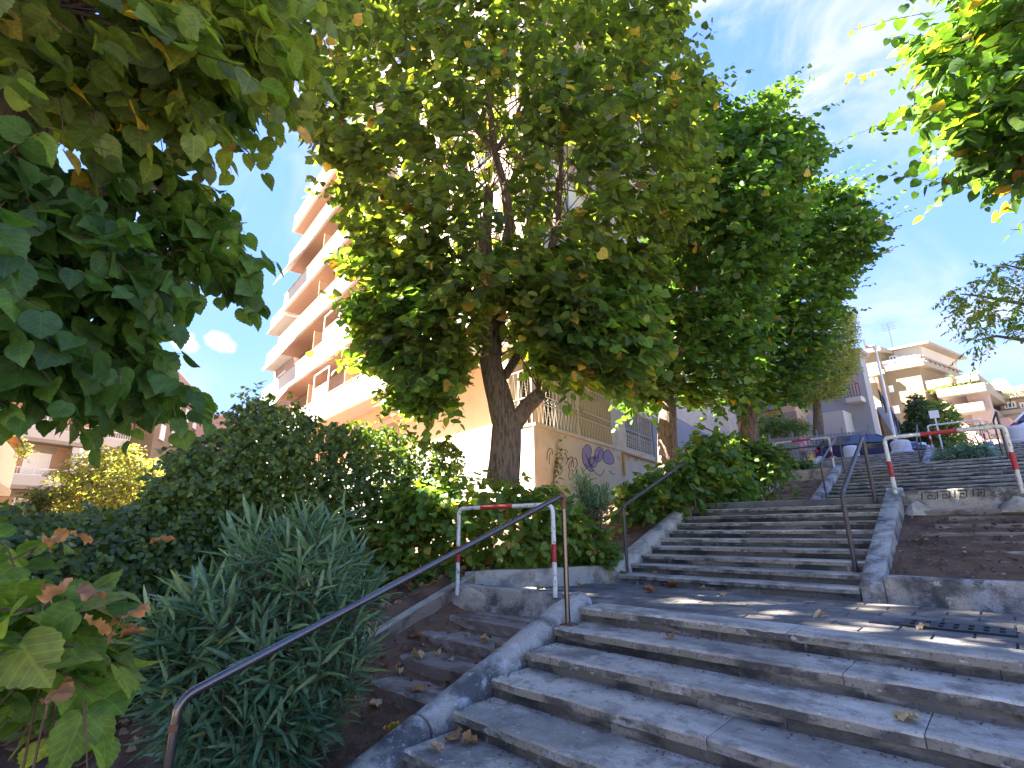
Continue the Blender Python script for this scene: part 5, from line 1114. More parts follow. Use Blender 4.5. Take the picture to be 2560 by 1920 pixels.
Bu = near_sprays(up_, lambda X, Y: 2.3 + .0 * X, .75, 480, 8, .30, .10, 'linden_old', (.5, .16, .05), 190, 30, dict(up=.0, droop=.5, flat=.6, spread=.7, hang=.5))
n_ = 560                                            # the rest of its crown, overhead and behind
Bo = RNG.normal(0, 1, (n_, 3)); Bo = nrm(Bo) * (RNG.random((n_, 1)) ** .4) * np.array([3.7, 3.1, 1.8]) + np.array([-3.3, .9, 5.7])
ok, _z = in_view(Bo, 90); Bo = Bo[~ok]; ax = np.repeat(axis[None], len(Bo), 0); ax[:, 2] = Bo[:, 2] - .3
P, X, Y, Z, S, tw = sprays(Bo, ax, 8, .4, .125, hang=.5); ok, _z = in_view(P, 30); k_ = ~ok
plant_leaves(t, 'heart', HEART, 'linden', P[k_], X[k_], Y[k_], Z[k_], S[k_], tint_for(P[k_], .3, .15, .03), 0)
fine_branches(t, [at(100, 20, 2.5), at(210, -20, 2.35), at(330, 60, 2.2)], Bu, 90, .006)
for p, n in zip(lo_, (120, 160, 160)):
    near_sprays(p, lambda X, Y: 2.15 + .0003 * X, .5, n, 7, .24, .092, 'linden', (.2, .15, .0), 36, 18, dict(up=.0, droop=.3, flat=.55, spread=.6, hang=1.0))

for pts in ([(200, 480), (380, 470), (520, 490)], [(200, 760), (330, 840), (430, 1010)], [(300, 620), (480, 640), (610, 662)], [(330, 60), (420, 170), (550, 290)], [(250, 540), (400, 545), (505, 580)], [(150, 330), (300, 350), (420, 395)]):
    A = [at(x, y, 2.2) for x, y in pts]; Bv = np.array([A[int(q)] + (A[min(2, int(q) + 1)] - A[int(q)]) * (q - int(q)) for q in np.linspace(.25, 2, 18)]) + RNG.normal(0, .035, (18, 3)); ax = Bv - (A[2] - A[0])[None]; ax[:, 2] = Bv[:, 2] - .0
    P, X, Y, Z, S, tw = sprays(Bv, ax, 6, .2, .092, up=.0, droop=.4, flat=.55, spread=.35, hang=.75); plant_leaves(t, 'heartx', HEARTX, 'linden', P, X, Y, Z, S, tint_for(P, .28, .15, .01), 0); twigs(t, tw, .0025)
# ---- unseen tall linden, added so that its crown shades the landing
t9 = np.array([-10.6, -2.8, -1.4]); t = thing('linden_tree', 'unseen tall linden added beyond the garden to shade the paved landing', 'tree', t9)
limb(t, 'trunk', [t9, t9 + np.array([.1, 0, 5.]), t9 + np.array([.2, .1, 10.]), t9 + np.array([.1, .2, 17])], .3, .08)
Bo = nrm(RNG.normal(0, 1, (850, 3))) * (RNG.random((850, 1)) ** .4) * np.array([3.9, 3.6, 3.2]) + np.array([-10.6, -2.7, 14.9])
ax = np.repeat((t9 * np.array([1, 1, 0]))[None], len(Bo), 0); ax[:, 2] = Bo[:, 2] - .3
P, X, Y, Z, S, tw = sprays(Bo, ax, 8, .55, .21, hang=.4); plant_leaves(t, 'heart', HEART, 'linden', P, X, Y, Z, S, tint_for(P, .4, .15, .03), 0)

# ---- ivy hedge
hb = at(560, 1500, 7.3)
t = thing('ivy_hedge', 'dark dense hedge overgrown with ivy between garden and tall house', 'hedge', (hb[0], hb[1], -.9))
hp = [(-160, 1290), (60, 1290), (140, 1300), (330, 1270), (400, 1175), (430, 1125), (500, 1095), (560, 1065), (600, 1020), (650, 1000), (720, 1015), (780, 1045), (830, 1065), (900, 1055), (1000, 1085), (1100, 1095), (1150, 1115), (1150, 1200), (1100, 1300), (980, 1400), (900, 1480), (800, 1480), (500, 1560), (420, 1720), (250, 1690), (100, 1640), (-160, 1640)]
hd = lambda X, Y: 5.9 + np.clip(X, -200, 1200) / 1150 * 3.1
B = crown_points(hp, hd, .85, 5400, 5, .45, .7); ax = B + RNG.normal(0, .3, B.shape); ax = EYE[None] + (B - EYE) * 1.12; ax[:, 2] = B[:, 2] - .25
P, X, Y, Z, S, tw = sprays(B, ax, 9, .36, .078, up=.1, droop=.6, flat=.8, spread=.5)
Zf = nrm(Z * .6 + nrm(EYE[None] - P) * .5); Y2 = nrm(Y - Zf * (Y * Zf).sum(1, keepdims=True)); X2 = np.cross(Y2, Zf)
plant_leaves(t, 'ivy', IVY, 'ivy', P, X2, Y2, Zf, S, tint_for(P, .36, .2, 0), 300)
m = MB()
for i in range(150):
    x = RNG.uniform(-150, 1130); yb = np.interp(x, [-160, 330, 500, 800, 1150], [1640, 1700, 1560, 1480, 1200]); yt = np.interp(x, [-160, 330, 430, 650, 900, 1150], [1320, 1310, 1150, 1030, 1085, 1130])
    d = float(hd(np.array([x]), 0)[0]) + RNG.uniform(-.1, .5); a = at(x, yb, d); b = at(x + RNG.uniform(-60, 60), yt, d); m.tube([a, (a + b) / 2 + RNG.normal(0, .12, 3), b], [.02, .012, .004], 4, False)
o = m.build('stems', M['twig'], t, smooth=True); o['kind'] = 'stuff'
fr_ = MB()
for i in range(26):
    x = -60 + i * 48; d = float(hd(np.array([x]), 0)[0]) + .45; a = at(x, 1500, d); fr_.box(a[0] - .012, a[0] + .012, a[1] - .012, a[1] + .012, -1, .9)
fr_.build('fence_bars', M['iron'], t)
for (x, y) in ((618, 985), (640, 965), (690, 985), (590, 1030), (1010, 1060), (960, 1050), (560, 1048), (725, 995)):
    Bv = np.array([at(x + RNG.uniform(-8, 8), y + q * 7, hd(np.array([x]), 0)[0]) for q in range(5)]); P, X, Y, Z, S, tw = sprays(Bv, Bv - np.array([0, 0, .4]), 5, .25, .075, up=.5); plant_leaves(t, 'ivy', IVY, 'ivy', P, X, Y, Z, S, tint_for(P, .6, .2, 0), 0); twigs(t, tw, .003)
# ---- linden shoots below the big linden
def shrub(name, label, cat, poly, d0, T, n, nl, length, size, mat='linden', tint=(.45, .17, .02), single=300, tpl=HEART, key='heart', group=None, base=None, nst=24, sp=dict(up=.2, droop=.45, flat=.5, spread=.6), margin=10, front=.35, zb=None):
    Pm = np.array(poly, float).mean(0); dm = float(d0(np.array([Pm[0]]), np.array([Pm[1]]))[0]) if callable(d0) else d0
    bb = at(Pm[0], Pm[1], dm); bb[2] = zb if zb is not None else prof(bb[1]); t = thing(name, label, cat, base if base is not None else bb, group)
    B = crown_points(poly, d0, T, n, margin, .6, front); loc = np.array(t.location)
    ax = np.repeat(loc[None], n, 0); ax[:, 2] = B[:, 2] - .35
    P, X, Y, Z, S, tw = sprays(B, ax, nl, length, size, **sp); plant_leaves(t, key, tpl, mat, P, X, Y, Z, S, tint_for(P, *tint), single)
    if nst:
        twigs(t, tw, .003 * max(1, length / .5)); m = MB()
        for i in range(nst):
            b = B[RNG.integers(len(B))]; a = loc + np.array([RNG.normal(0, .18), RNG.normal(0, .18), 0]); m.tube([a, (a + b) / 2 + np.array([*RNG.normal(0, .08, 2), .1]), b], [.012, .008, .004], 5, False)
        m.build('stems', M['twig'], t, smooth=True)['kind'] = 'stuff'
    return t
shrub('linden_shrub', 'leafy bright linden shoots around the foot of the big linden', 'shrub', [(945, 1440), (935, 1340), (990, 1240), (1080, 1195), (1150, 1185), (1250, 1195), (1350, 1215), (1420, 1250), (1470, 1300), (1525, 1395), (1495, 1425), (1400, 1432), (1290, 1435), (1190, 1430), (1120, 1475), (1010, 1520), (965, 1500)], 7.55, .5, 620, 8, .42, .135, 'linden', (.58, .17, .03))
shrub('linden_shrub', 'pale dusty linden shoots behind the thin rail of the middle flight', 'shrub', [(1565, 1290), (1550, 1240), (1605, 1190), (1680, 1160), (1725, 1090), (1785, 1070), (1825, 1115), (1845, 1170), (1875, 1220), (1850, 1255), (1800, 1262), (1720, 1282), (1640, 1300)], lambda X, Y: 8.8 + (X - 1560) / 300 * 1.6, .55, 380, 8, .45, .14, 'linden', (.45, .2, .03))
shrub('linden_shrub', 'dark shrub at the foot of the dark-crowned linden', 'shrub', [(1800, 1120), (1850, 1095), (1900, 1100), (1930, 1125), (1955, 1165), (1960, 1200), (1935, 1205), (1905, 1240), (1850, 1225)], 13.6, .7, 300, 8, .5, .14, 'linden', (.3, .17, .02), 120)
shrub('linden_shrub', 'sunny yellow-green shrub behind the double-bar hoop', 'shrub', [(1925, 1140), (1950, 1110), (1975, 1135), (1990, 1175), (2000, 1185), (1960, 1190), (1935, 1190)], 18.6, .6, 120, 8, .45, .13, 'bush', (.6, .2, 0), 0)
shrub('small_shrub', 'low green shrub beside the car flight rail', 'shrub', [(1985, 1165), (2010, 1150), (2040, 1158), (2045, 1172), (1990, 1180)], 19.5, .5, 70, 8, .35, .1, 'bush', (.4, .2, 0), 0)
shrub('bright_shrub', 'bright green bamboo-like shrub behind the mesh fence', 'shrub', [(1893, 1095), (1895, 1060), (1920, 1040), (1960, 1035), (2000, 1048), (2020, 1070), (2005, 1090), (1950, 1095)], 35, 1.0, 420, 7, .8, .34, 'bush', (.5, .2, 0), 0, LANCE, 'lance', zb=STREET)
shrub('conifer', 'two-toned conical conifer in front of the cream corner house', 'tree', [(2256, 1110), (2262, 1060), (2275, 985), (2290, 985), (2310, 1000), (2322, 1080), (2325, 1180), (2285, 1180)], 33, 1.0, 900, 7, .35, .22, 'conifer', (.2, .13, 0), 0, OVAL, 'oval', nst=0, zb=STREET, margin=3)
shrub('round_shrub', 'large yellow-green clipped shrub beside the dark conifer', 'shrub', [(2300, 1010), (2330, 1000), (2380, 1012), (2400, 1060), (2410, 1110), (2400, 1165), (2300, 1180), (2310, 1080)], 34.5, 1.3, 1100, 7, .35, .22, 'bush', (.85, .15, 0), 0, OVAL, 'oval', nst=0, zb=STREET, margin=3)
shrub('yucca_bed', 'grey-green spiky planting filling the upper planter', 'shrub', [(2345, 1165), (2350, 1145), (2370, 1125), (2400, 1110), (2440, 1112), (2470, 1120), (2485, 1150), (2475, 1160), (2410, 1168)], 21.5, .8, 260, 6, .5, .32, 'oleander', (.5, .2, .05), 100, LANCE, 'lance', margin=3)
shrub('bare_shrub', 'straggly bush leaning over the upper planter hoop', 'shrub', [(2380, 1070), (2440, 1045), (2500, 1050), (2510, 1110), (2430, 1120)], 24.6, .8, 26, 7, .6, .12, 'olive', (.5, .2, 0), 0, OVAL, 'oval', margin=3)
shrub('garden_tree', 'airy yellow-green small tree before the yellow brick house', 'tree', [(140, 1270), (160, 1180), (240, 1120), (290, 1105), (350, 1130), (400, 1160), (410, 1215), (395, 1270), (330, 1330), (150, 1330)], 15.5, 2.0, 800, 8, .5, .13, 'olive', (.62, .22, 0), 0, OVAL, 'oval', nst=90, zb=-1.6)
shrub('dry_shrub', 'dark creeper on a trellis by the yellow brick house', 'shrub', [(60, 1290), (70, 1230), (110, 1205), (135, 1230), (130, 1290)], 14.5, .5, 110, 8, .35, .1, 'ivy', (.5, .2, 0), 0, OVAL, 'oval', zb=-1.6)
shrub('balcony_plants', 'bushy olive-brown balcony plants in red pots', 'plants', [(-40, 1040), (20, 1050), (60, 1090), (85, 1140), (70, 1165), (30, 1130), (-40, 1085)], 19.6, .5, 160, 8, .3, .09, 'olive', (.3, .2, .12), 0, OVAL, 'oval', nst=8, zb=float(at(20, 1120, 19.6)[2]))
for (x, y) in ((10, 1082), (36, 1110)):
    p = at(x, y, 19.35); o = MB().lathe(p - np.array([0, 0, .12]), [(.10, 0), (.15, .24), (.16, .25), (.16, .3), (.13, .3)], 12).build('flower_pot', M['pot'], smooth=True); tag(o, 'terracotta pot on the white balcony corner, ' + ('higher one' if x < 20 else 'lower one'), 'pot', 'balcony pots')
for (px, py, n_, lab) in ((1015, 1062, 30, 0),): pass
vz = [on_wall(C0, dS, *p, .05) for p in ((1382, 1240), (1384, 1215), (1385, 1180), (1390, 1150), (1396, 1100))]
t = thing('ivy_creeper', 'thin dying ivy creeper climbing the graffiti wall', 'creeper', vz[0]); limb(t, 'stem', vz, .02, .006, 6)
Bv = np.concatenate([np.array([a + (b - a) * q for q in np.linspace(0, 1, 7)]) for a, b in zip(vz[:-1], vz[1:])]); P, X, Y, Z, S, tw = sprays(Bv, Bv - np.array([0, .2, .2]), 6, .28, .085); plant_leaves(t, 'ivy', IVY, 'ivy', P, X, Y, Z, S, tint_for(P, .45, .3, 0), 60)
for k, (a, z, lab) in enumerate(((-24, FZ[5] + 1.1, 'hanging greenery on the top white band, far end'), (-17.2, FZ[5] + 1.1, 'hanging greenery on the top white band by the linden'))):
    b = np.array([*Lp(a, -.1), z]); Bv = b + RNG.normal(0, 1, (60, 3)) * np.array([.8, .2, .5]); t = thing('balcony_greenery', lab, 'plants', b); P, X, Y, Z, S, tw = sprays(Bv, Bv - np.array([0, 0, .3]), 8, .4, .14); plant_leaves(t, 'oval', OVAL, 'bush', P, X, Y, Z, S, tint_for(P, .4, .2, 0), 0)

# ---- oleanders: arching stems with whorls of long leaves
def oleander(label, poly, d0, T, base, n, whorl, size, slen, single):
    t = thing('oleander', label, 'shrub', base); B = crown_points(poly, d0, T, n, 12, .6, .3); loc = np.array(base)
    P = []; Yd = []; st = MB()
    for b in B:
        dr = b - loc; dr[2] = abs(dr[2]) * .7 + .35; dr /= np.linalg.norm(dr); dr = dr + RNG.normal(0, .35, 3); dr[2] += .25; dr /= np.linalg.norm(dr); L_ = slen * RNG.uniform(.6, 1.2)
        e = b + dr * L_ * .4; s_ = b - dr * L_ * .6; k = whorl; st.tube([s_ * .85 + np.array([b[0], b[1], s_[2] - .1]) * .15, b, e], [.005, .004, .002], 4, False)
        a = np.cross(dr, [0, 0, 1.0]); a /= np.linalg.norm(a) + 1e-9; c = np.cross(a, dr); ph = RNG.uniform(0, 6.28)
        for w_ in range(k):
            q = w_ / (k - 1); p = s_ + (e - s_) * q; ph += 1.05; open_ = 1.15 - .75 * q
            for j in range(3):
                an = ph + j * 2.094 + RNG.normal(0, .2); y = dr * (1 - .55 * open_) + (a * math.cos(an) + c * math.sin(an)) * open_ + np.array([0, 0, -.12 - .2 * (1 - q)]) + RNG.normal(0, .13, 3); P.append(p); Yd.append(y / np.linalg.norm(y))
    P = np.array(P); Yd = np.array(Yd); Z = np.array([0, 0, 1.0])[None] + RNG.normal(0, .45, P.shape); Z = nrm(Z - Yd * (Z * Yd).sum(1, keepdims=True)); X = np.cross(Yd, Z)
    S = size * RNG.uniform(.65, 1.15, len(P)); plant_leaves(t, 'lance', LANCE, 'oleander', P, X, Yd, Z, S, np.clip(tint_for(P, .42, .2, .02), 0, 1), single)
    st.build('stems', M['twig'], t, smooth=True)['kind'] = 'stuff'
    ms = MB()
    for i in range(26):
        b = B[RNG.integers(len(B))]; a = loc + np.array([RNG.normal(0, .12), RNG.normal(0, .12), 0]); ms.tube([a, (a * .6 + b * .4) + np.array([0, 0, .15]), b], [.011, .008, .004], 5, False)
    ms.build('stems', M['twig'], t, smooth=True)['kind'] = 'stuff'; return t
ob = at(690, 1850, 4.2); ob[2] = -.75
oleander('big blue-green oleander bush behind the long steel handrail', [(385, 1690), (360, 1610), (430, 1570), (455, 1540), (525, 1460), (590, 1410), (625, 1350), (690, 1355), (760, 1315), (825, 1265), (845, 1290), (870, 1340), (915, 1400), (930, 1500), (920, 1600), (930, 1670), (870, 1740), (800, 1840), (770, 1960), (460, 1960), (405, 1800)], lambda X, Y: 4.25 + 0 * Y, .48, ob, 250, 6, .235, .32, 300)
ob = at(1470, 1330, 7.7); ob[2] = .15
oleander('small sunlit oleander between linden shoots and thin rail', [(1432, 1320), (1445, 1250), (1425, 1200), (1465, 1165), (1500, 1225), (1550, 1220), (1525, 1280), (1505, 1320)], 7.9, .35, ob, 75, 6, .15, .3, 40)
# ---- young linden by the path edge, with some brown curled leaves
sb = at(60, 2050, 1.7); sb[2] = -1.0
t = thing('linden_sapling', 'young linden with big leaves and brown curled ones at the path edge', 'sapling', sb)
sp_ = [(-120, 1390), (50, 1400), (110, 1420), (190, 1425), (340, 1410), (350, 1430), (290, 1470), (240, 1480), (350, 1525), (330, 1570), (250, 1590), (250, 1720), (205, 1700), (215, 1820), (120, 1810), (60, 1700), (-120, 1760)]
B = crown_points(sp_, 1.95, .35, 64, 30, .8); ax = np.repeat(np.array([[sb[0], sb[1], 0.0]]), len(B), 0); ax[:, 2] = B[:, 2]
P, X, Y, Z, S, tw = sprays(B, ax, 5, .24, .108, up=.0, droop=.4, flat=.45, spread=.4)
plant_leaves(t, 'heartx', HEARTX, 'linden', P, X, Y, Z, S, tint_for(P, .48, .13, 0.0), 300); twigs(t, tw, .003)
m = MB()
for b in B[:7]: m.tube([sb, (sb + b) / 2 + np.array([0, 0, .1]), b], [.007, .004, .002], 5, False)
m.build('stems', M['twig'], t, smooth=True)['kind'] = 'stuff'
DRYV = []
def dry_tpl(i):
    V0, F0 = HEARTX; V = V0.copy(); c = RNG.uniform(.8, 2.2); V[:, 2] = c * V[:, 0] ** 2 * (1 if i % 3 else -.4) + .5 * (V[:, 1] - .5) ** 2 * RNG.uniform(.2, 1.4) + .10 * np.sin(V[:, 1] * 11 + i) * np.cos(V[:, 0] * 7 + 2 * i) + .11 * np.sin(V[:, 0] * 15 + V[:, 1] * 4 + i); V[:, 0] *= RNG.uniform(.6, .95); V[:, 2] -= V[:, 2].min()
    st = MB(); st.tube([(0, 0, V[0, 2]), (.04 * (-1) ** i, -.25, V[0, 2] + .05), (.1 * (-1) ** i, -.5, .02)], [.018, .012, .01], 4, False)
    sv = np.array(st.v); F = np.concatenate([F0, np.array([(f[0], f[1], f[2]) for f in st.f] + [(f[0], f[2], f[3]) for f in st.f]) + len(V)])
    return np.concatenate([V, sv]), F
DRYT = [dry_tpl(i) for i in range(8)]
def dry_mesh(i, tint):
    key = (i, tint)
    for k_, m_ in DRYV:
        if k_ == key: return m_
    V, F = DRYT[i]; m_ = np_mesh('dry_leaf', V, F, M['dry'], True, np.full(len(V), tint)); DRYV.append((key, m_)); return m_
Lc = np.array(sb)
for (x, y) in ((120, 1375), (155, 1340), (230, 1340), (250, 1470), (110, 1500), (135, 1510), (185, 1530), (255, 1620), (310, 1600), (325, 1555), (290, 1575), (210, 1640), (20, 1680), (130, 1770), (280, 1560), (385, 1365)):
    o = bpy.data.objects.new('dry_leaf', dry_mesh(int(RNG.integers(8)), (.3, .45)[int(RNG.integers(2))])); COL.objects.link(o); o.parent = t; p = at(x, y, RNG.uniform(1.6, 1.9)) - Lc
    o.matrix_basis = Matrix.LocRotScale(Vector(p), Vector(RNG.uniform(-1, 1, 3) * np.array([1.6, 1.6, 3])).to_track_quat('Z', 'Y'), Vector((.052,) * 3) * float(RNG.uniform(.8, 1.2)))
# ================================================================ street
def car(label, pos, head, paint, L_=4.3, tail=False):
    """hatchback: lower body lofted along x, cabin narrower above the belt line; x forward"""
    t = thing('parked_car', label, 'car', pos); h = np.array([math.cos(head), math.sin(head), 0]); s = np.array([-h[1], h[0], 0]); p0 = np.array(pos, float)
    W3 = lambda x, y, z: p0 + h * x + s * y + np.array([0, 0, z])
    st = [(-2.12, .60, .36, .62, .70), (-2.05, .78, .30, .78, .86), (-1.7, .85, .24, .92, .99), (-1.0, .88, .2, .95, 1.0), (0, .88, .2, .93, .98), (.8, .88, .2, .90, .95), (1.3, .86, .22, .84, .92), (1.8, .8, .26, .74, .82), (2.1, .62, .34, .6, .66)]
    V = []; n = 9
    for x, w_, zl, zb, zt in st: V += [W3(x, *q) for q in ((-w_ * .8, zl), (-w_, zl + .1), (-w_ * 1.01, (zl + zb) / 2), (-w_ * .97, zb), (-w_ * .8, zt), (w_ * .8, zt), (w_ * .97, zb), (w_ * 1.01, (zl + zb) / 2), (w_, zl + .1))] if False else [W3(x, *q) for q in ((-w_ * .8, zl), (-w_ * 1.01, (zl + zb) / 2), (-w_ * .97, zb), (-w_ * .8, zt), (0, zt + .03), (w_ * .8, zt), (w_ * .97, zb), (w_ * 1.01, (zl + zb) / 2), (w_ * .8, zl))]
    F = [(i * n + j, i * n + (j + 1) % n, (i + 1) * n + (j + 1) % n, (i + 1) * n + j) for i in range(len(st) - 1) for j in range(n)] + [tuple(range(n)), tuple((len(st) - 1) * n + j for j in range(n - 1, -1, -1))]
    MB().add(V, F).build('body', M[paint], t, smooth=True, sharp=50)
    cb = [(-1.98, .72, .97, .98), (-1.62, .66, 1.36, .97), (-1.0, .62, 1.46, .96), (-.1, .61, 1.47, .95), (.45, .63, 1.38, .94), (1.12, .72, .95, .92)]
    roof = MB(); V = [W3(x, y, z) for x, w_, z, b in cb[1:5] for y, z in ((-w_, z - .05), (-w_ * .7, z), (w_ * .7, z), (w_, z - .05))]
    roof.add(V + [v - np.array([0, 0, .04]) for v in V], [(i * 4 + j, i * 4 + j + 1, (i + 1) * 4 + j + 1, (i + 1) * 4 + j) for i in range(3) for j in range(3)] + [(16 + i * 4 + j, 16 + (i + 1) * 4 + j, 16 + (i + 1) * 4 + j + 1, 16 + i * 4 + j + 1) for i in range(3) for j in range(3)] + [(i * 4, (i + 1) * 4, 16 + (i + 1) * 4, 16 + i * 4) for i in range(3)] + [(i * 4 + 3, 16 + i * 4 + 3, 16 + (i + 1) * 4 + 3, (i + 1) * 4 + 3) for i in range(3)] + [(0, 16, 17, 1), (1, 17, 18, 2), (2, 18, 19, 3), (12, 13, 29, 28), (13, 14, 30, 29), (14, 15, 31, 30)]).build('roof', M[paint], t, smooth=True)
    for sg in (-1, 1):
        pil = MB()
        for (x0, w0, z0, x1, w1, z1) in ((-1.98, .76, .97, -1.62, .66, 1.33), (-.95, .86, .98, -.9, .62, 1.42), (.15, .87, .97, .1, .615, 1.42), (1.12, .80, .93, .45, .63, 1.34)):
            pil.tube([W3(x0, sg * w0, z0), W3(x1, sg * w1, z1)], .038, 5)
        pil.build('pillar', M[paint], t)
        for q in (((-1.9, .79, .99), (-.98, .85, .99), (-.93, .63, 1.40), (-1.55, .66, 1.31)), ((-.92, .86, .99), (.13, .87, .98), (.08, .625, 1.41), (-.87, .63, 1.42)), ((.18, .87, .98), (1.0, .83, .95), (.45, .645, 1.34), (.13, .625, 1.41))):
            P = [W3(x, sg * (y - .015), z) for x, y, z in q]; MB().add(P + [p - s * sg * .02 for p in P], [(0, 1, 2, 3), (7, 6, 5, 4), (0, 4, 5, 1), (1, 5, 6, 2), (2, 6, 7, 3), (3, 7, 4, 0)]).build('window_pane', M['glass'], t)
        MB().add([W3(.82 + a, sg * (.86 + b), .98 + c) for a, b, c in ((0, 0, 0), (.16, .02, 0), (.14, .2, .02), (.02, .2, .02), (0, 0, .12), (.16, .02, .12), (.12, .19, .13), (.03, .19, .13))], [(0, 1, 2, 3), (4, 7, 6, 5), (0, 4, 5, 1), (1, 5, 6, 2), (2, 6, 7, 3), (3, 7, 4, 0)]).build('wing_mirror', M[paint], t)
        for x in (-.75, .3): MB().tube([W3(x, sg * .885, .83), W3(x + .2, sg * .885, .83)], .018, 6).build('door_handle', M[paint], t)
        for x in (-1.32, 1.32):
            ty = MB().tube([W3(x, sg * .68, .32), W3(x, sg * .90, .32)], .32, 20).build('tyre', M['tyre'], t, smooth=True); MB().tube([W3(x, sg * .88, .32), W3(x, sg * .91, .32)], .2, 14).build('rim', M['rim'], t)
        MB().lathe(W3(2.0, sg * .56, .62), [(.05, 0), (.14, .05), (.13, .13), (.03, .17)], 8).build('headlight', M['lamp_clear'], t); MB().lathe(W3(-2.0, sg * .68, .7), [(.05, 0), (.11, .06), (.1, .2), (.02, .26)], 8).build('tail_lamp', M['lamp_red'], t)
    for q in (((1.14, .76, .95), (1.14, -.76, .95), (.47, -.6, 1.37), (.47, .6, 1.37)), ((-2.0, -.72, .98), (-2.0, .72, .98), (-1.63, .62, 1.35), (-1.63, -.62, 1.35))):
        P = [W3(*a) for a in q]; MB().add(P + [p - np.array([0, 0, .025]) for p in P], [(0, 1, 2, 3), (7, 6, 5, 4), (0, 4, 5, 1), (1, 5, 6, 2), (2, 6, 7, 3), (3, 7, 4, 0)]).build('windscreen', M['glass'], t)
    return t
car('dark blue hatchback parked across the top of the stairs', (-3.95, 28.3, STREET - .02), R_(-2), 'car_blue')
p = at(2235, 1105, 32.5); car('red car mostly hidden behind the dark blue hatchback', (p[0] + .2, p[1], STREET), R_(-2), 'car_red')
p = at(2575, 1080, 27.5); car('white car with red tail lamps above the upper stairs', (p[0] + 1.55, p[1] + .3, STREET + .12), R_(4), 'car_white')
def bollard(px, py0, py1, w_, d, lab):
    a = at(px, py0, d); b = at(px, py1, d); r = w_ / FPX * d * .5 * 1.05; h = b[2] - a[2]
    t = thing('bollard', lab, 'bollard', a, 'round-topped stone bollards at the street')
    MB().lathe(a - np.array([0, 0, .25]), [(r, 0), (r, h * .7 + .25), (r * .96, h * .82 + .25), (r * .8, h * .93 + .25), (r * .45, h * .99 + .25), (.02, h + .25)], 18).build('shaft', M['bollard'], t, smooth=True)
    MB().lathe(a - np.array([0, 0, .26]), [(r * 1.15, 0), (r * 1.15, .3), (r * 1.02, .34)], 18).build('base', M['bollard'], t, smooth=True)
bollard(2131, 1146, 1113, 27, 25.0, 'small round-topped stone bollard before the rear door of the blue car'); bollard(2256, 1131, 1099, 31, 25.0, 'round-topped stone bollard before the bonnet of the blue car'); bollard(2556, 1105, 1062, 34, 24.9, 'pale stone bollard beside the white car')
# lamp post, sign and mesh fence
lp0 = at(2250, 1150, 30.5); lp0[2] = STREET; lp1 = at(2207, 871, 30.5)
t = thing('street_lamp', 'slim white street lamp post before the stone stair', 'street lamp', lp0)
MB().tube([lp0, (lp0[0], lp0[1], lp0[2] + 1.2), (lp0[0], lp0[1], lp1[2])], [.085, .07, .05], 12).build('pole', M['pole'], t, smooth=True)
e = np.array([lp0[0], lp0[1], lp1[2]]); MB().lathe(e, [(.05, 0), (.1, .02), (.1, .12), (.03, .17)], 12).build('lamp_head', M['pole'], t, smooth=True)
sg0 = at(2345, 1075, 27); t = thing('street_sign', 'small grey street sign on a thin post by the clipped shrub', 'sign', (sg0[0], sg0[1], STREET))
MB().tube([(sg0[0], sg0[1], STREET), (sg0[0], sg0[1], at(2335, 1030, 27)[2])], .03, 8).build('post', M['pole'], t, smooth=True)
z = at(2336, 1036, 27)[2]; MB().box(sg0[0] - .16, sg0[0] + .16, sg0[1] - .04, sg0[1] - .02, z - .16, z + .16).build('panel', M['pole'], t)
f0 = at(1925, 1108, 33); f1 = at(2172, 1075, 33); fd = (f1 - f0)[:2]; Lf = np.linalg.norm(fd); fd /= Lf; FF = (f0[:2], fd)
zf0, zf1 = at(1925, 1112, 33)[2], at(2050, 1062, 33)[2]
t = thing('mesh_fence', 'pale woven mesh fence on a low wall across the street', 'fence', (f0[0], f0[1], STREET))
MB().fbox(FF, -1, Lf + .5, -.35, 0, STREET - .2, STREET + .75).build('low_wall', M['stone_clad'], t); MB().fbox(FF, -1, Lf + .5, -.4, .05, STREET + .753, STREET + .85).build('coping', M['ivory'], t)
zt2 = STREET + 2.3
for i in range(5): a = Lf * i / 4; MB().fbox(FF, a - .04, a + .04, -.22, -.14, STREET + .85, zt2 + .3).build('post', M['fence_grey'], t)
g = MB(); k = int(Lf / .17)
for i in range(k): g.fbox(FF, i * .17, i * .17 + .08, -.2, -.185, STREET + .9, zt2)
for i in range(9): zz = STREET + .9 + i * .16; g.fbox(FF, 0, Lf, -.184, -.17, zz, zz + .075)
g.build('mesh', M['fence_grey'], t)
gl = at(390, 1215, 13.5); t = thing('globe_lamp', 'white glass globe lamp at the edge of the ivy hedge', 'lamp', (gl[0], gl[1], -1.2))
MB().lathe(gl - np.array([0, 0, .17]), [(.17 * math.sin(a), .17 - .17 * math.cos(a)) for a in np.linspace(.05, 3.09, 12)], 18).build('globe', M['globe'], t, smooth=True); MB().tube([(gl[0], gl[1], -1.2), (gl[0], gl[1], gl[2] - .16)], .035, 8).build('post', M['iron'], t, smooth=True)
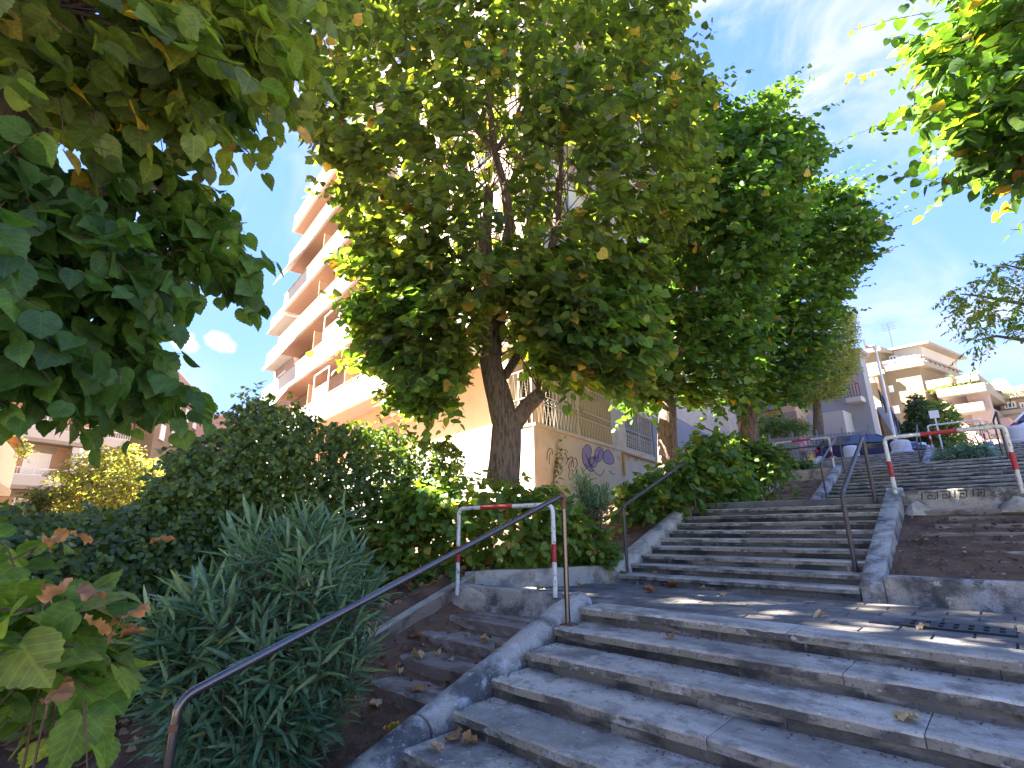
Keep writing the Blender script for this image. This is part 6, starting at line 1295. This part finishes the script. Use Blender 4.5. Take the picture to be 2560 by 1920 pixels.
# notice board behind the white car and pot with palm on the terraces
for (px, py, d, h_, lab) in ((2375, 935, 86, 2.2, 'spiky potted palm on the cream top terrace'), (2432, 925, 88, 2.6, 'grey feathery potted bush on the cream top terrace')):
    b = at(px, py, d); b[2] -= 1.2; t = thing('potted_palm' if h_ < 2.5 else 'potted_bush', lab, 'plant', b)
    MB().lathe(b, [(.16, 0), (.24, .6), (.26, .7)], 10).build('pot', M['pot'], t, smooth=True)
    Bv = b + np.array([0, 0, .8]) + RNG.normal(0, .1, (26, 3)); P, X, Y, Z, S, tw = sprays(Bv, Bv - RNG.normal(0, .2, Bv.shape) - np.array([0, 0, .2]), 7, .9, .3, up=.35, droop=.5); plant_leaves(t, 'lance', LANCE, 'oleander' if h_ < 2.5 else 'olive', P, X, Y, Z, S, tint_for(P, .4, .2, 0), 0)
for (px, py, lab) in ((2380, 968, 'green hedge plants along the middle cream terrace'), (2520, 982, 'ochre plants along the pink house terrace')):
    b = at(px, py, 86 if px < 2450 else 96); t = thing('terrace_plants', lab, 'plants', b); Bv = b + RNG.normal(0, 1, (90, 3)) * np.array([1.3, .3, .25]); P, X, Y, Z, S, tw = sprays(Bv, Bv - np.array([0, 0, .3]), 7, .5, .25); plant_leaves(t, 'oval', OVAL, 'bush' if px < 2450 else 'olive', P, X, Y, Z, S, tint_for(P, .6, .2, 0), 0)
# ---- person walking off along the street
def person(label, pos, face, H=1.66):
    t = thing('person', label, 'person', pos); p0 = np.array(pos, float); c, s = math.cos(face), math.sin(face)
    Wp = lambda x, y, z: p0 + np.array([c * x - s * y, s * x + c * y, z]) * np.array([1, 1, H / 1.7])
    def skin(name, J, E, mat, lv=2):
        me = bpy.data.meshes.new(name); me.from_pydata([tuple(Wp(*j[:3])) for j in J], E, []); o = link(name, me, t)
        md = o.modifiers.new('skin', 'SKIN'); o.modifiers.new('sub', 'SUBSURF').levels = lv; o.modifiers['sub'].render_levels = lv
        for i, j in enumerate(J): sv = me.skin_vertices[0].data[i]; sv.radius = (j[3], j[4] if len(j) > 4 else j[3]); sv.use_root = i == 0
        me.materials.append(M[mat]); return o
    J = [(0, 0, .93, .12, .095), (0, 0, 1.1, .115, .085), (0, .01, 1.28, .14, .095), (0, .0, 1.40, .10, .07), (0, .01, 1.48, .048), (0, .02, 1.58, .085, .1), (0, .015, 1.66, .07, .08),
         (.17, 0, 1.37, .05), (.22, -.03, 1.12, .04), (.23, .05, .9, .034), (.235, .09, .82, .03), (-.17, 0, 1.37, .05), (-.23, .0, 1.12, .04), (-.24, .07, .9, .034), (-.245, .1, .82, .03),
         (.09, 0, .84, .085), (.10, .12, .48, .058), (.10, .1, .1, .04), (.10, .2, .04, .035), (-.09, 0, .84, .085), (-.10, -.06, .48, .058), (-.10, -.28, .12, .04), (-.10, -.2, .04, .035)]
    E = [(0, 1), (1, 2), (2, 3), (3, 4), (4, 5), (5, 6), (3, 7), (7, 8), (8, 9), (9, 10), (3, 11), (11, 12), (12, 13), (13, 14), (0, 15), (15, 16), (16, 17), (17, 18), (0, 19), (19, 20), (20, 21), (21, 22)]
    skin('body', J, E, 'skin')
    skin('shirt', [(0, 0, .88, .145, .115), (0, 0, 1.1, .135, .105), (0, .01, 1.28, .16, .115), (0, 0, 1.39, .115, .085), (.17, 0, 1.37, .066), (.215, -.02, 1.15, .058), (-.17, 0, 1.37, .066), (-.225, 0, 1.15, .058)], [(0, 1), (1, 2), (2, 3), (3, 4), (4, 5), (3, 6), (6, 7)], 'pink_cloth')
    skin('trousers', [(0, 0, .92, .135, .11), (.09, 0, .82, .1), (.10, .11, .48, .075), (.10, .1, .16, .06), (-.09, 0, .82, .1), (-.10, -.06, .48, .075), (-.10, -.25, .2, .06)], [(0, 1), (1, 2), (2, 3), (0, 4), (4, 5), (5, 6)], 'trousers')
    skin('hair', [(0, -.015, 1.69, .085, .09), (0, -.045, 1.6, .09, .085)], [(0, 1)], 'hair')
    return t
pp = at(2014, 1158, 28.5); pp[2] = STREET + .0
person('person in a pink top carrying a yellow bag on the sunny street', pp, R_(140))
yb = pp + np.array([.33, .05, .05]); t = thing('yellow_bag', 'bulging yellow bag carried by the person in pink', 'bag', yb)
m = MB(); m.lathe(yb, [(.05, 0), (.24, .06), (.30, .2), (.26, .38), (.12, .56), (.05, .66), (.03, .78)], 14)
m.v = [(x + .05 * mnoise.noise(Vector((x * 4, y * 4, z * 5))), y + .05 * mnoise.noise(Vector((y * 4, z * 4, x))), z) for x, y, z in m.v]
m.build('sack', M['yellow_bag'], t, smooth=True)

# ================================================================ fallen leaves
def surface(px, py):
    for k in range(0, 9):                      # near flight
        p = on_z(px, py, -.123 * k); y0 = 4.07 - .38 * k
        if y0 - .01 < p[1] < y0 + (.38 if k else 2.02) and p[0] > (-2.98 if k else (-5.2 if p[1] > 4.45 else -3.0)): return p
    for k in range(1, 7):
        p = on_z(px, py, .1075 * k) if abs(.1075 * k - EYE[2]) > .03 else None
        if p is not None and p[1] > 0 and 6.08 + .295 * (k - 1) < p[1] < 6.1 + .295 * k and -3.9 < p[0] < -1.15: return p
    d = ray(px, py)
    for tt_ in np.arange(1.2, 9, .03):             # soil and worn steps, walked along the sight line
        p = EYE + d * tt_
        if -5.08 < p[0] < -3.3 and .3 < p[1] < 4.2:
            z = max(-1.1, -.41 + .33 * (p[1] - 3.72)) - .03 + .2 * max(0, -p[0] - 4.45)
            if p[0] > -4.75:
                kk = math.floor((3.98 - p[1]) / .385) + 1
                if 0 <= kk <= 3: z = max(z, -.235 - .127 * kk)
        elif p[0] < -5.2 and p[1] < 6.5: z = terrain(p[0], p[1])
        elif -.97 < p[0] < 2.5 and 6.3 < p[1] < 8.7: z = .15 + .29 * (p[1] - 6.3) + .02
        else: continue
        if p[2] < z: p[2] = z; return p
    return None
LV = [(1120, 1860, .3, 'dark curled leaf in the lowest step corner by the rounded kerb', .11, 6), (1160, 1866, .35, 'brown curled leaf beside the dark one in the lowest step corner', .1, 2), (1098, 1882, .6, 'tan leaf on the lowest visible step by the kerb', .085, 1), (1208, 1745, .55, 'folded tan leaf against the rounded kerb on the near steps', .1, 3),
      (2285, 1812, .78, 'large pale curled leaf lying on the open near step', .13, 0), (1672, 1597, .35, 'small brown leaf on the second near step', .08, 4), (1452, 1543, .15, 'rusty heap-like leaf behind the foot of the steel rail', .15, 5), (2060, 1544, .7, 'pale grey leaf on the landing before the middle flight', .085, 7), (2318, 1572, .75, 'tan leaf on the drain grate', .08, 1),
      (1612, 1482, .3, 'brown leaf on the landing before the middle flight steps', .12, 2), (1628, 1477, .5, 'grey-brown leaf touching the brown one on the landing', .1, 3), (1690, 1471, .15, 'long rusty leaf on the landing beside the first middle step', .13, 4), (1762, 1475, .6, 'small grey leaf near the first middle step', .07, 5), (1820, 1490, .7, 'grey leaf alone near the middle of the landing', .09, 6), (1455, 1470, .3, 'brown leaf on the landing near the low bent wall', .09, 0), (1348, 1478, .35, 'brown leaf at the wall under the hoop rail', .1, 1), (1525, 1455, .98, 'yellow leaf in the corner of low wall and landing', .07, 2), (1518, 1457, .95, 'orange leaf bit in the corner of low wall and landing', .06, 3),
      (1035, 1647, .72, 'long pale leaf on the second worn clay step', .12, 4), (1098, 1645, .76, 'cream leaf with brown underside on the worn clay step', .1, 5), (1130, 1652, .68, 'small ochre leaf beside the cream leaf', .06, 6), (1000, 1690, .73, 'pale upright leaf against the worn clay riser', .11, 7), (1063, 1727, .42, 'curled orange-brown leaf on the third worn step', .12, 0), (946, 1775, .76, 'big cream leaf in the soil below the worn steps', .12, 1), (993, 1830, 1.0, 'bright yellow leaf leaning on the rounded kerb', .10, 2), (1170, 1595, .55, 'tan curled leaf on the top worn step', .09, 3), (1218, 1611, .6, 'torn tan leaf on the top worn step', .1, 4), (1242, 1628, .3, 'reddish leaf beside the kerb on the top worn step', .09, 5), (1258, 1615, .25, 'small orange leaf at the kerb on the top worn step', .06, 6), (1050, 1600, .3, 'brown leaf standing at the end of the top worn step', .1, 7),
      (340, 1735, .7, 'large pale leaf in the soil by the oleander', .15, 0), (295, 1820, .72, 'tan leaf lying apart on the dark soil', .1, 1), (240, 1845, .68, 'tan curled leaf beneath the leaf lying apart', .1, 2), (335, 1865, .7, 'pale leaf close to the rail foot', .1, 3), (375, 1780, .5, 'grey-brown leaf by the rail bend', .09, 4), (430, 1722, .72, 'small pale leaf under the oleander edge', .07, 5), (255, 1775, .45, 'brown leaf on the soil under the sapling', .1, 6), (290, 1795, .5, 'narrow brown leaf beside the lone tan leaf', .09, 7),
      (1690, 1382, .6, 'pale twiggy leaf on the third middle step', .11, 1), (1706, 1385, .68, 'tan leaf on the third middle step', .1, 2), (1660, 1362, .5, 'small brown leaf on the fourth middle step', .08, 3), (1760, 1340, .72, 'pale leaf on the fifth middle step', .09, 4), (1612, 1412, .55, 'small tan leaf on the first middle step', .08, 5), (1628, 1433, .6, 'tan leaf at the edge of the first middle step', .08, 6), (1640, 1436, .5, 'brown leaf bit at the edge of the first middle step', .06, 7)]
for (px, py, ti, lab, sz, v) in LV:
    p = surface(px, py)
    if p is None: continue
    o = bpy.data.objects.new('fallen_leaf', dry_mesh(v, ti)); COL.objects.link(o); tag(o, lab, 'leaf', 'fallen dry leaves')
    o.location = tuple(p + np.array([0, 0, .004])); o.rotation_euler = (RNG.uniform(-.2, .2), RNG.uniform(-.2, .2), RNG.uniform(0, 6.28)); o.scale = (sz,) * 3
# drifts of small litter where nobody could count
def drift(n, fn, s, name='leaf_litter', ti=(.1, .6)):
    Ps = []; 
    while len(Ps) < n:
        p = fn()
        if p is not None: Ps.append(p)
    P = np.array(Ps); Yd = nrm(RNG.normal(0, 1, P.shape) * np.array([1, 1, .35])); Z = np.array([0, 0, 1.0])[None] + RNG.normal(0, .5, P.shape); Z = nrm(Z - Yd * (Z * Yd).sum(1, keepdims=True)); X = np.cross(Yd, Z)
    o = link(name, leaves_mesh(name, HEART, P + np.array([0, 0, .012]), X, Yd, Z, s * RNG.uniform(.5, 1.2, n), RNG.uniform(*ti, n), M['dry'])); o['kind'] = 'stuff'
def tp(x0, x1, y0, y1):
    def f():
        x, y = RNG.uniform(x0, x1), RNG.uniform(y0, y1); return None if x > bx(y) - .12 else np.array([x, y, terrain(x, y)])
    return f
drift(600, tp(-7.5, -5.2, -.5, 4.5), .085); drift(420, tp(-6.5, -4.1, 4.6, 9.5), .09); drift(260, tp(-7.0, -4.9, 2.0, 4.8), .1)
drift(160, lambda: (lambda x, y: np.array([x, y, max(-1.1, -.41 + .33 * (y - 3.72)) - .01 + .2 * max(0, -x - 4.45)]))(RNG.uniform(-5.0, -4.5), RNG.uniform(1.2, 3.6)), .05)
drift(110, lambda: (lambda x, y: np.array([x, y, .17 + .29 * (y - 6.3)]))(RNG.uniform(-.9, 2), RNG.uniform(6.35, 8.6)), .03, 'leaf_litter', (.4, .8))
